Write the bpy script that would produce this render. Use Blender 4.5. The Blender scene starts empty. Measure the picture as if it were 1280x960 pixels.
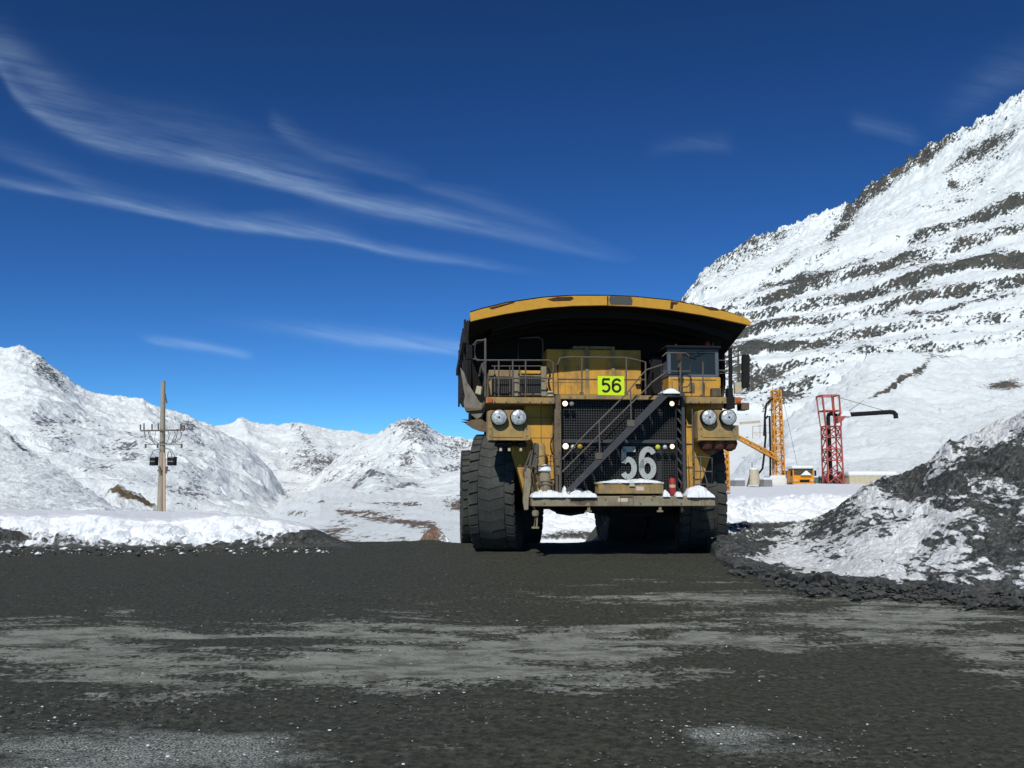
import bpy, math, random
import numpy as np
from mathutils import Vector, Matrix

# ------------------------------------------------------------------ camera
scene = bpy.context.scene
F = 1100.0                      # focal length in photo pixels (1280 wide)
HORIZON = 604.0
H = 1.98                        # eye height
TH = math.atan((HORIZON - 480.0) / F)
ct, st = math.cos(TH), math.sin(TH)
cam_data = bpy.data.cameras.new('camera')
cam_data.sensor_width = 36.0
cam_data.lens = 36.0 * F / 1280.0
cam_data.clip_start = 0.1
cam_data.clip_end = 20000
cam = bpy.data.objects.new('camera', cam_data)
cam.location = (0, 0, H)
cam.rotation_euler = (math.pi / 2 + TH, 0, 0)
scene.collection.objects.link(cam)
scene.camera = cam

def ray(u, v):
    u = np.asarray(u, float); v = np.asarray(v, float)
    xc = (u - 640.0) / F; yc = (480.0 - v) / F
    return xc, ct - yc * st, st + yc * ct

def P(u, v, Y):
    x, y, z = ray(u, v)
    s = Y / y
    return x * s, y * s, H + z * s

# ------------------------------------------------------------------ light
SUN_EL = 41.0
SUN_AZ = 14.0                   # degrees to the left of straight behind the camera
sun_d = Vector((-math.sin(math.radians(SUN_AZ)) * math.cos(math.radians(SUN_EL)),
                -math.cos(math.radians(SUN_AZ)) * math.cos(math.radians(SUN_EL)),
                math.sin(math.radians(SUN_EL))))
sl = bpy.data.lights.new('sun', 'SUN')
sl.energy = 3.7
sl.angle = math.radians(0.53)
sl.color = (1.0, 0.975, 0.92)
so = bpy.data.objects.new('sun', sl)
so.rotation_euler = sun_d.to_track_quat('Z', 'Y').to_euler()
so.location = (-20, -60, 80)
scene.collection.objects.link(so)

world = bpy.data.worlds.new('World')
scene.world = world
world.use_nodes = True
wn = world.node_tree; wn.nodes.clear()
def WN(t, **k):
    n = wn.nodes.new(t)
    for a, b in k.items(): setattr(n, a, b)
    return n
sky = WN('ShaderNodeTexSky', sky_type='NISHITA')
sky.sun_disc = False
sky.sun_elevation = math.radians(SUN_EL)
sky.sun_rotation = math.radians(180 + SUN_AZ)
sky.altitude = 4000; sky.air_density = 1.15; sky.dust_density = 0.0; sky.ozone_density = 3.0
bg = WN('ShaderNodeBackground'); bg.inputs['Strength'].default_value = 0.12
wout = WN('ShaderNodeOutputWorld')
def wmath(op, a, b=None, c=None, clamp=False):
    n = WN('ShaderNodeMath', operation=op); n.use_clamp = clamp
    for i, x in enumerate((a, b, c)):
        if x is None: continue
        if isinstance(x, (int, float)): n.inputs[i].default_value = x
        else: wn.links.new(x, n.inputs[i])
    return n.outputs[0]
tc = WN('ShaderNodeTexCoord')
sep = WN('ShaderNodeSeparateXYZ'); wn.links.new(tc.outputs['Generated'], sep.inputs[0])
ysafe = wmath('MAXIMUM', sep.outputs[1], 0.05)
gx = wmath('DIVIDE', sep.outputs[0], ysafe)
gz = wmath('DIVIDE', sep.outputs[2], ysafe)
def wnoise(sx, sz, rot, scale, detail=4, rough=0.55):
    cmb = WN('ShaderNodeCombineXYZ'); wn.links.new(gx, cmb.inputs[0]); wn.links.new(gz, cmb.inputs[1])
    mp = WN('ShaderNodeMapping'); mp.vector_type = 'TEXTURE'
    mp.inputs['Rotation'].default_value = (0, 0, rot); mp.inputs['Scale'].default_value = (sx, sz, 1)
    wn.links.new(cmb.outputs[0], mp.inputs[0])
    n = WN('ShaderNodeTexNoise'); n.inputs['Scale'].default_value = scale
    n.inputs['Detail'].default_value = detail; n.inputs['Roughness'].default_value = rough
    wn.links.new(mp.outputs[0], n.inputs['Vector'])
    return n.outputs[0]
warp = wnoise(1.5, 1.0, -0.2, 4.0, 4)
gzw = wmath('MULTIPLY_ADD', wmath('SUBTRACT', warp, 0.5), 0.03, gz)
streak = wnoise(12.0, 1.0, -0.22, 95.0, 6, 0.7)
streak2 = wnoise(4.0, 1.0, 0.5, 9.0, 4, 0.6)
XN = wmath('MULTIPLY_ADD', gx, 1 / 1.4, 0.5, clamp=True)
def fcurve(pts):
    n = WN('ShaderNodeFloatCurve'); c = n.mapping.curves[0]
    while len(c.points) > 2: c.points.remove(c.points[1])
    pts = sorted(pts)
    c.points[0].location = pts[0]; c.points[-1].location = pts[-1]
    for p in pts[1:-1]: c.points.new(*p)
    n.mapping.update(); wn.links.new(XN, n.inputs['Value'])
    return n.outputs[0]
def cirrus(line, inten, w_up, w_dn):
    cp = []
    for u, v in line:
        x, y, z = ray(u, v); cp.append((float((x / y) / 1.4 + 0.5), float(z / y)))
    ip = []
    for u, s in inten:
        x, y, z = ray(u, 300); ip.append((float((x / y) / 1.4 + 0.5), s))
    c = fcurve(cp); it = fcurve([(0.0, inten[0][1] if inten[0][1] > 0 and inten[0][0] <= 0 else 0.0)] + ip + [(1.0, 0.0)])
    d = wmath('SUBTRACT', gzw, c)
    up = wmath('GREATER_THAN', d, 0.0)
    w_up, w_dn = w_up * 1.0, w_dn * .85
    w = wmath('MULTIPLY_ADD', up, (w_up - w_dn) / F, w_dn / F)
    q = wmath('DIVIDE', d, w)
    g = wmath('EXPONENT', wmath('MULTIPLY', wmath('MULTIPLY', q, q), -1.0))
    return wmath('MULTIPLY', g, it)
cl = [
 cirrus([(-60, 20), (0, 85), (20, 115), (60, 148), (120, 178), (200, 196), (280, 211), (360, 233), (420, 248), (500, 265), (560, 278), (640, 296), (740, 316), (900, 338)],
        [(-60, .15), (0, .3), (60, .42), (160, .38), (260, .45), (330, .6), (430, .55), (560, .4), (640, .3), (740, .2), (880, 0)], 17, 11),
 cirrus([(-60, 20), (0, 60), (30, 85), (60, 110), (120, 145), (230, 165), (300, 190), (400, 220), (640, 280)],
        [(-60, .1), (0, .26), (40, .28), (110, .18), (230, .12), (320, .12), (400, .06), (470, 0)], 30, 26),
 cirrus([(-60, 218), (0, 229), (60, 239), (150, 256), (250, 274), (330, 287), (420, 298), (500, 318), (580, 330), (720, 346)],
        [(-60, .3), (0, .32), (150, .36), (300, .4), (430, .5), (500, .42), (600, .18), (720, 0)], 9, 5),
 cirrus([(-60, 170), (0, 190), (60, 212), (120, 240), (200, 262), (300, 276), (420, 290), (560, 310)],
        [(-60, .06), (0, .12), (60, .16), (150, .16), (300, .2), (400, .12), (480, 0)], 16, 9),
 cirrus([(150, 416), (200, 424), (240, 430), (315, 441), (360, 446)],
        [(170, 0), (200, .38), (250, .45), (290, .4), (320, .1), (330, 0)], 6, 5),
 cirrus([(250, 395), (340, 406), (400, 415), (450, 424), (520, 433), (600, 443), (700, 455)],
        [(240, 0), (340, .1), (390, .25), (430, .45), (500, .45), (580, .42), (640, .2), (700, 0)], 12, 8),
 cirrus([(320, 145), (380, 182), (450, 205), (530, 232), (640, 268), (760, 305)],
        [(325, 0), (350, .2), (380, .16), (450, .14), (530, .16), (640, .16), (740, .04), (780, 0)], 16, 10),
 cirrus([(800, 188), (860, 182), (920, 184), (960, 186)],
        [(800, 0), (830, .07), (900, .11), (930, 0)], 12, 10),
 cirrus([(1050, 150), (1100, 160), (1150, 175), (1180, 182)],
        [(1060, 0), (1090, .16), (1140, .13), (1170, 0)], 14, 14),
 cirrus([(1150, 160), (1200, 130), (1260, 95), (1400, 70)],
        [(1160, 0), (1210, .07), (1270, .12), (1360, .06), (1400, 0)], 34, 26),
]
tot = cl[0]
for c in cl[1:]: tot = wmath('ADD', tot, c)
mod = wmath('MULTIPLY', wmath('MULTIPLY_ADD', streak, 1.9, -0.35, clamp=True), wmath('MULTIPLY_ADD', streak2, 0.8, 0.22))
front = wmath('GREATER_THAN', sep.outputs[1], 0.06)
dens = wmath('MULTIPLY', wmath('MULTIPLY', tot, mod), front, clamp=True)
pre = WN('ShaderNodeVectorMath', operation='SCALE'); pre.inputs['Scale'].default_value = 0.12
wn.links.new(sky.outputs[0], pre.inputs[0])
gam = WN('ShaderNodeGamma'); gam.inputs[1].default_value = 1.5
wn.links.new(pre.outputs[0], gam.inputs[0])
hsv = WN('ShaderNodeVectorMath', operation='MULTIPLY'); hsv.inputs[1].default_value = (0.37 / 0.12, 0.69 / 0.12, 0.89 / 0.12)
wn.links.new(gam.outputs[0], hsv.inputs[0])
cmix = WN('ShaderNodeMix', data_type='RGBA')
wn.links.new(dens, cmix.inputs[0]); wn.links.new(hsv.outputs[0], cmix.inputs[6])
cmix.inputs[7].default_value = (4.6, 6.2, 8.0, 1)
wn.links.new(cmix.outputs[2], bg.inputs[0]); wn.links.new(bg.outputs[0], wout.inputs[0])

scene.view_settings.view_transform = 'Standard'
scene.view_settings.look = 'None'
scene.view_settings.exposure = 0.0
scene.view_settings.gamma = 1.0
scene.render.engine = 'CYCLES'
scene.cycles.max_bounces = 6

# ------------------------------------------------------------------ noise
def _h(ix, iy, iz, seed):
    n = (ix.astype(np.int64) * 374761393 + iy.astype(np.int64) * 668265263 + iz.astype(np.int64) * 1442695041 + seed * 974634777) & 0xFFFFFFFF
    n = ((n ^ (n >> 13)) * 1274126177) & 0xFFFFFFFF
    n = ((n ^ (n >> 16)) * 2246822519) & 0xFFFFFFFF
    n = n ^ (n >> 15)
    return (n & 0xFFFFFF) / float(0xFFFFFF)
def vnoise(x, y, z, seed=0):
    x, y, z = np.broadcast_arrays(np.asarray(x, float), np.asarray(y, float), np.asarray(z, float))
    ix, iy, iz = np.floor(x), np.floor(y), np.floor(z)
    fx, fy, fz = x - ix, y - iy, z - iz
    fx, fy, fz = [f * f * f * (f * (f * 6 - 15) + 10) for f in (fx, fy, fz)]
    r = 0
    for dx in (0, 1):
        for dy in (0, 1):
            for dz in (0, 1):
                w = (fx if dx else 1 - fx) * (fy if dy else 1 - fy) * (fz if dz else 1 - fz)
                r = r + w * _h(ix + dx, iy + dy, iz + dz, seed)
    return r * 2 - 1
def fbm(x, y, z, s, octv=5, gain=0.5, seed=0, ridged=False):
    a, t, n = 1.0, 0.0, 0.0
    c, sn = math.cos(0.6), math.sin(0.6)
    x, y, z = np.asarray(x, float) / s, np.asarray(y, float) / s, np.asarray(z, float) / s
    for o in range(octv):
        q = vnoise(x, y, z, seed + o)
        if ridged: q = 1 - 2 * np.abs(q)
        t = t + a * q; n += a; a *= gain
        x, y, z = (x * c - y * sn) * 2.03 + 11.3, (x * sn + y * c) * 2.03 + 5.7, z * 2.03 + 3.1
    return t / n
def worley(x, y, z, s, seed=0):
    x, y, z = np.broadcast_arrays(np.asarray(x, float) / s, np.asarray(y, float) / s, np.asarray(z, float) / s)
    ix, iy, iz = np.floor(x), np.floor(y), np.floor(z)
    best = np.full(x.shape, 9.0); cid = np.zeros(x.shape)
    for dx in (-1, 0, 1):
        for dy in (-1, 0, 1):
            for dz in (-1, 0, 1):
                a, b, c = ix + dx, iy + dy, iz + dz
                h1 = _h(a, b, c, seed)
                d = (a + h1 - x) ** 2 + (b + _h(a, b, c, seed + 1) - y) ** 2 + (c + _h(a, b, c, seed + 2) - z) ** 2
                m = d < best; best = np.where(m, d, best); cid = np.where(m, (h1 * 7.31) % 1.0, cid)
    return np.sqrt(best), cid
def sstep(a, b, x):
    t = np.clip((x - a) / (b - a), 0, 1)
    return t * t * (3 - 2 * t)

# ------------------------------------------------------------------ tagging
def tag(o, label=None, cat=None, group=None, kind=None):
    if label: o['label'] = label
    if cat: o['category'] = cat
    if group: o['group'] = group
    if kind: o['kind'] = kind
    return o
def empty(name, loc, rz=0, label=None, cat=None, group=None):
    o = bpy.data.objects.new(name, None); scene.collection.objects.link(o)
    o.location = loc; o.rotation_euler = (0, 0, rz); o.empty_display_size = 0.3
    return tag(o, label, cat, group)

# ------------------------------------------------------------------ materials
class NT:
    def __init__(s, name):
        s.m = bpy.data.materials.new(name); s.m.use_nodes = True
        s.t = s.m.node_tree; s.t.nodes.clear()
        s.out = s.n('ShaderNodeOutputMaterial'); s.b = s.n('ShaderNodeBsdfPrincipled')
        s.l(s.b.outputs[0], s.out.inputs[0])
        s.co = s.n('ShaderNodeTexCoord')
    def n(s, t, **k):
        n = s.t.nodes.new(t)
        for a, b in k.items(): setattr(n, a, b)
        return n
    def l(s, a, b): s.t.links.new(a, b)
    def put(s, inp, x):
        if isinstance(x, (int, float)): inp.default_value = x
        elif isinstance(x, tuple): inp.default_value = (x + (1,)) if len(x) == 3 and inp.type == 'RGBA' else x
        else: s.l(x, inp)
    def math(s, op, a, b=None, c=None, clamp=False):
        n = s.n('ShaderNodeMath', operation=op); n.use_clamp = clamp
        for i, x in enumerate((a, b, c)):
            if x is not None: s.put(n.inputs[i], x)
        return n.outputs[0]
    def noise(s, scale, detail=5, rough=0.6, stretch=None, rot=(0, 0, 0), loc=(0, 0, 0), dist=0.0):
        n = s.n('ShaderNodeTexNoise'); n.inputs['Scale'].default_value = scale
        n.inputs['Detail'].default_value = detail; n.inputs['Roughness'].default_value = rough
        n.inputs['Distortion'].default_value = dist
        mp = s.n('ShaderNodeMapping'); mp.vector_type = 'TEXTURE'
        mp.inputs['Scale'].default_value = stretch or (1, 1, 1); mp.inputs['Rotation'].default_value = rot
        mp.inputs['Location'].default_value = loc
        s.l(s.co.outputs['Object'], mp.inputs[0]); s.l(mp.outputs[0], n.inputs['Vector'])
        return n.outputs[0]
    def ramp(s, x, a, b, lo=0.0, hi=1.0):
        n = s.n('ShaderNodeMapRange'); n.interpolation_type = 'SMOOTHSTEP'
        s.put(n.inputs[0], x); n.inputs[1].default_value = a; n.inputs[2].default_value = b
        n.inputs[3].default_value = lo; n.inputs[4].default_value = hi
        return n.outputs[0]
    def mix(s, f, a, b):
        n = s.n('ShaderNodeMix', data_type='RGBA')
        s.put(n.inputs[0], f); s.put(n.inputs[6], a); s.put(n.inputs[7], b)
        return n.outputs[2]
    def attr(s, name):
        n = s.n('ShaderNodeAttribute'); n.attribute_name = name
        return n.outputs['Fac']
    def bump(s, h, strength=0.5, dist=0.1, normal=None):
        n = s.n('ShaderNodeBump'); n.inputs['Strength'].default_value = strength
        n.inputs['Distance'].default_value = dist; s.l(h, n.inputs['Height'])
        if normal: s.l(normal, n.inputs['Normal'])
        return n.outputs[0]
    def set(s, color=None, rough=None, metal=None, normal=None, spec=None):
        if color is not None: s.put(s.b.inputs['Base Color'], color)
        if rough is not None: s.put(s.b.inputs['Roughness'], rough)
        if metal is not None: s.put(s.b.inputs['Metallic'], metal)
        if spec is not None: s.put(s.b.inputs['Specular IOR Level'], spec)
        if normal is not None: s.l(normal, s.b.inputs['Normal'])
        return s.m

def paint(name, col, dirt=(0.12, 0.10, 0.075), amount=0.45, scale=2.0, rough=0.5, metal=0.0, rust=0.0):
    t = NT(name)
    n1 = t.noise(scale, 6, 0.65)
    n2 = t.noise(scale * 3, 6, 0.7, stretch=(1, 1, 4))       # runs down the surface
    f = t.math('MULTIPLY_ADD', n2, 0.5, t.math('MULTIPLY', n1, 0.5))
    f = t.ramp(f, 0.62 - 0.3 * amount, 0.74 - 0.12 * amount, 0, min(1, amount * 1.5))
    c = t.mix(f, col, dirt)
    v = t.noise(scale * 9, 4, 0.6)
    c = t.mix(t.ramp(v, 0.35, 0.75, 0, 0.25), c, tuple(x * 0.55 for x in col))
    if rust:
        r = t.noise(scale * 1.7, 7, 0.7, loc=(3, 7, 1))
        c = t.mix(t.ramp(r, 0.66 - rust * 0.1, 0.70 - rust * 0.1), c, (0.09, 0.035, 0.018))
    return t.set(c, t.ramp(n1, 0.3, 0.7, rough, min(1, rough + 0.25)), metal, t.bump(v, 0.15, 0.01), 0.3)

M = {}
M['yellow'] = paint('yellow_paint', (0.62, 0.33, 0.045), (0.24, 0.155, 0.065), 0.62, 1.5, 0.5, rust=-.3)
M['yellow_dusty'] = paint('dusty_yellow_paint', (0.40, 0.262, 0.085), (0.19, 0.15, 0.095), 0.75, 2.2, 0.6, rust=-.3)
M['lip'] = paint('canopy_lip_paint', (0.58, 0.30, 0.03), (0.30, 0.17, 0.045), 0.35, 0.9, 0.5)
M['tan'] = paint('dusty_bumper_paint', (0.27, 0.235, 0.155), (0.13, 0.10, 0.07), 0.6, 2.4, 0.75, rust=0.25)
M['brown'] = paint('brown_steel', (0.17, 0.125, 0.075), (0.07, 0.055, 0.04), 0.6, 3, 0.7)
M['grey'] = paint('grey_steel', (0.055, 0.058, 0.062), (0.12, 0.115, 0.10), 0.4, 3.0, 0.6)
M['rail'] = paint('rail_steel', (0.12, 0.105, 0.085), (0.05, 0.045, 0.04), 0.5, 6.0, 0.55)
M['black'] = paint('black_steel', (0.010, 0.010, 0.010), (0.035, 0.03, 0.027), 0.3, 3.0, 0.75)
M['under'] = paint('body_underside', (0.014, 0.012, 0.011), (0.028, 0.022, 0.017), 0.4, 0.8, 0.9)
M['sidebody'] = paint('body_side_steel', (0.015, 0.015, 0.016), (0.04, 0.035, 0.03), 0.5, 0.8, 0.7)
M['mudflap'] = paint('torn_guard', (0.23, 0.21, 0.175), (0.1, 0.085, 0.065), 0.6, 2.0, 0.8)
M['red'] = paint('red_enamel', (0.38, 0.035, 0.03), (0.15, 0.07, 0.05), 0.35, 4, 0.4)
M['towerred'] = paint('tower_red', (0.42, 0.07, 0.05), (0.32, 0.13, 0.10), 0.6, 0.8, 0.5)
M['towerorange'] = paint('tower_orange', (0.62, 0.27, 0.035), (0.35, 0.22, 0.09), 0.45, 0.8, 0.5)
M['caborange'] = paint('cab_orange', (0.75, 0.28, 0.01), (0.4, 0.2, 0.05), 0.3, 1, 0.4)
M['numgrey'] = paint('number_grey', (0.38, 0.41, 0.38), (0.25, 0.25, 0.22), 0.35, 5, 0.6)
M['cream'] = paint('cream_panel', (0.50, 0.44, 0.30), (0.22, 0.19, 0.14), 0.4, 3, 0.6)
M['wood'] = paint('wood_pole', (0.33, 0.29, 0.215), (0.16, 0.12, 0.08), 0.5, 0.8, 0.85)
M['pipe'] = paint('pole_pipe', (0.55, 0.36, 0.24), (0.3, 0.2, 0.14), 0.3, 1, 0.5)
M['galv'] = paint('galvanised', (0.24, 0.24, 0.23), (0.1, 0.09, 0.08), 0.4, 3, 0.5)
M['whiteblock'] = paint('white_enamel', (0.7, 0.7, 0.66), (0.4, 0.38, 0.33), 0.3, 4, 0.5)
M['patch'] = paint('patch_grey', (0.075, 0.08, 0.075), (0.12, 0.11, 0.09), 0.4, 3, 0.7)
M['burn'] = paint('scorched_edge', (0.07, 0.028, 0.018), (0.03, 0.015, 0.012), 0.5, 5, 0.8)
M['lime'] = paint('lime_plate', (0.62, 0.86, 0.012), (0.45, 0.6, 0.03), 0.15, 3, 0.5)
M['ink'] = paint('black_lettering', (0.012, 0.014, 0.01), (0.03, 0.03, 0.02), 0.2, 3, 0.6)
M['decal'] = paint('faded_decal', (0.62, 0.5, 0.42), (0.5, 0.2, 0.15), 0.4, 20, 0.6)
M['amber'] = paint('amber_lens', (0.42, 0.26, 0.03), (0.2, 0.13, 0.05), 0.3, 8, 0.25)
M['limelens'] = paint('yellow_lens', (0.55, 0.55, 0.04), (0.3, 0.3, 0.05), 0.3, 8, 0.25)
M['orangelens'] = paint('orange_marker', (0.55, 0.09, 0.02), (0.2, 0.06, 0.03), 0.4, 8, 0.4)

def rubber():
    t = NT('tyre_rubber')
    n = t.noise(1.4, 6, 0.65); n2 = t.noise(22, 5, 0.7)
    c = t.mix(t.ramp(n, 0.35, 0.7), (0.028, 0.031, 0.027), (0.064, 0.066, 0.056))
    c = t.mix(t.ramp(n2, 0.5, 0.8, 0, 0.6), c, (0.12, 0.12, 0.10))
    return t.set(c, 0.9, 0, t.bump(n2, 0.5, 0.02))
M['rubber'] = rubber()
def lens_mat():
    t = NT('headlamp_glass')
    v = t.n('ShaderNodeTexVoronoi'); v.inputs['Scale'].default_value = 14
    t.l(t.co.outputs['Object'], v.inputs['Vector'])
    c = t.mix(t.ramp(v.outputs['Distance'], 0.1, 0.7), (0.62, 0.66, 0.63), (0.36, 0.39, 0.39))
    t.b.inputs['Coat Weight'].default_value = 1
    return t.set(c, 0.3, 0.1, t.bump(v.outputs['Distance'], 0.4, 0.02))
M['lens'] = lens_mat()
def glass_dark():
    t = NT('cab_glass')
    t.b.inputs['Transmission Weight'].default_value = 0.85
    t.b.inputs['IOR'].default_value = 1.2
    return t.set((0.14, 0.20, 0.21), 0.03, 0)
M['glass'] = glass_dark()
def lit():
    t = NT('lit_lamp'); t.b.inputs['Emission Color'].default_value = (1, 0.72, 0.42, 1)
    t.b.inputs['Emission Strength'].default_value = 1.6
    return t.set((0.9, 0.85, 0.75), 0.3)
M['lit'] = lit()
def snow_plain(name, scale=6.0, col=(0.76, 0.79, 0.79), bs=0.35, bd=0.04):
    t = NT(name)
    n = t.noise(scale, 6, 0.65); n2 = t.noise(scale * 5, 4, 0.6)
    h = t.math('MULTIPLY_ADD', n2, 0.3, n)
    c = t.mix(t.ramp(n, 0.4, 0.8, 0, 0.3), col, (0.66, 0.67, 0.66))
    return t.set(c, 0.65, 0, t.bump(h, bs, bd), 0.25)
M['snow'] = snow_plain('packed_snow')

def terrain_mat(name, unit, rock_cols, snow=(0.78, 0.825, 0.81), dark_noise=(1, 1, 1), rot=(0, 0, 0), contrast=0.12, nw=1.0, bump=0.5, bdist=None, fine=1.0):
    """snow lying over rock; 'rock' attribute says how bare the ground is; unit = size of fine detail in metres"""
    t = NT(name)
    a = t.attr('rock')
    n1 = t.noise(1 / unit, 6, 0.62, stretch=dark_noise, rot=rot)
    n2 = t.noise(1 / (unit * 6), 4, 0.6, stretch=dark_noise, rot=rot)
    nn = t.math('ADD', t.math('MULTIPLY', t.math('SUBTRACT', n1, 0.5), 1.9 * nw), t.math('MULTIPLY', t.math('SUBTRACT', n2, 0.5), 1.1 * nw))
    r = t.ramp(t.math('ADD', a, nn), 0.5 - contrast, 0.5 + contrast)
    cn = t.noise(1 / (unit * 9), 5, 0.6, loc=(31, 7, 2)); cf = t.noise(1 / (unit * 0.8), 4, 0.7, loc=(5, 3, 9))
    rc = t.mix(t.ramp(cn, 0.42, 0.62), rock_cols[0], rock_cols[1])
    rc = t.mix(t.ramp(cf, 0.4, 0.7), rc, rock_cols[2])
    sn = t.noise(1 / (unit * 3), 5, 0.6, loc=(2, 9, 4))
    sc = t.mix(t.ramp(sn, 0.35, 0.75, 0, 0.35), snow, tuple(x * 0.86 for x in snow))
    c = t.mix(r, sc, rc)
    lum = t.noise(1 / (unit * 1.1), 5, 0.6, loc=(6, 2, 8))
    h = t.math('ADD', t.math('MULTIPLY', lum, 0.7), t.math('MULTIPLY', sn, 0.5 * fine))
    h = t.math('ADD', h, t.math('MULTIPLY', r, -0.35))
    return t.set(c, 0.75, 0, t.bump(h, bump, bdist or unit * 0.8), 0.2)

# ------------------------------------------------------------------ mesh builders
def grid_object(name, X, Y, Z, mat, attrs=None, kind='structure', parent=None, smooth=True):
    nr, nc = X.shape
    me = bpy.data.meshes.new(name)
    co = np.stack([X, Y, Z], -1).reshape(-1, 3).astype(np.float32)
    idx = np.arange(nr * nc).reshape(nr, nc)
    f = np.stack([idx[:-1, :-1], idx[:-1, 1:], idx[1:, 1:], idx[1:, :-1]], -1).reshape(-1, 4)
    me.vertices.add(len(co)); me.vertices.foreach_set('co', co.ravel())
    me.loops.add(f.size); me.loops.foreach_set('vertex_index', f.ravel().astype(np.int32))
    me.polygons.add(len(f)); me.polygons.foreach_set('loop_start', np.arange(0, f.size, 4, dtype=np.int32))
    me.polygons.foreach_set('loop_total', np.full(len(f), 4, np.int32))
    me.polygons.foreach_set('use_smooth', np.full(len(f), smooth))
    me.update(calc_edges=True)
    for k, v in (attrs or {}).items():
        at = me.attributes.new(k, 'FLOAT', 'POINT'); at.data.foreach_set('value', v.reshape(-1).astype(np.float32))
    me.materials.append(mat)
    o = bpy.data.objects.new(name, me); scene.collection.objects.link(o)
    if kind: o['kind'] = kind
    if parent: o.parent = parent
    return o

def loft(name, rows, us, steps, mat, shape=None, rock=None, smooth=True, kind='structure'):
    """rows: (list of (u, v), Y or list of (u, Y)); Y 'g' = where that pixel row meets the ground z=0"""
    us = np.asarray(us, float); V = []; D = []
    for pts, yy in rows:
        a = np.array(pts, float) if not isinstance(pts, (int, float)) else np.array([[0, pts]], float)
        v = np.interp(us, a[:, 0], a[:, 1]); V.append(v)
        if isinstance(yy, str):
            x, y, z = ray(us, v); D.append(-(H + 0.02) / z * y)
        elif isinstance(yy, (int, float)): D.append(np.full_like(us, yy))
        else:
            b = np.array(yy, float); D.append(np.interp(us, b[:, 0], b[:, 1]))
    Vs, Ds, Ts = [], [], []
    for i in range(len(rows) - 1):
        n = steps[i] if isinstance(steps, (list, tuple)) else steps
        for k in range(n + (1 if i == len(rows) - 2 else 0)):
            t = k / n
            Vs.append(V[i] * (1 - t) + V[i + 1] * t); Ds.append(D[i] * (1 - t) + D[i + 1] * t); Ts.append(np.full_like(us, i + t))
    Vs, Ds, Ts = np.array(Vs), np.array(Ds), np.array(Ts)
    Us = np.broadcast_to(us, Vs.shape)
    X, Y, Z = P(Us, Vs, Ds)
    X = np.array(X); Y = np.array(Y); Z = np.array(Z)
    X0, Y0, Z0 = X.copy(), Y.copy(), Z.copy()
    if shape: X, Y, Z = shape(X, Y, Z, Us, Vs, Ts)
    at = {}
    if rock: at['rock'] = np.clip(rock(X0, Y0, Z0, Us, Vs, Ts), -1, 2)
    return grid_object(name, X, Y, Z, mat, at, kind=kind, smooth=smooth)

def blobs(U, V, lst):
    r = np.zeros(U.shape)
    for u, v, ru, rv, s, *ang in lst:
        a = math.radians(ang[0]) if ang else 0
        du, dv = U - u, V - v
        p = du * math.cos(a) + dv * math.sin(a); q = -du * math.sin(a) + dv * math.cos(a)
        r += s * np.exp(-((p / ru) ** 2 + (q / rv) ** 2))
    return r

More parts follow.
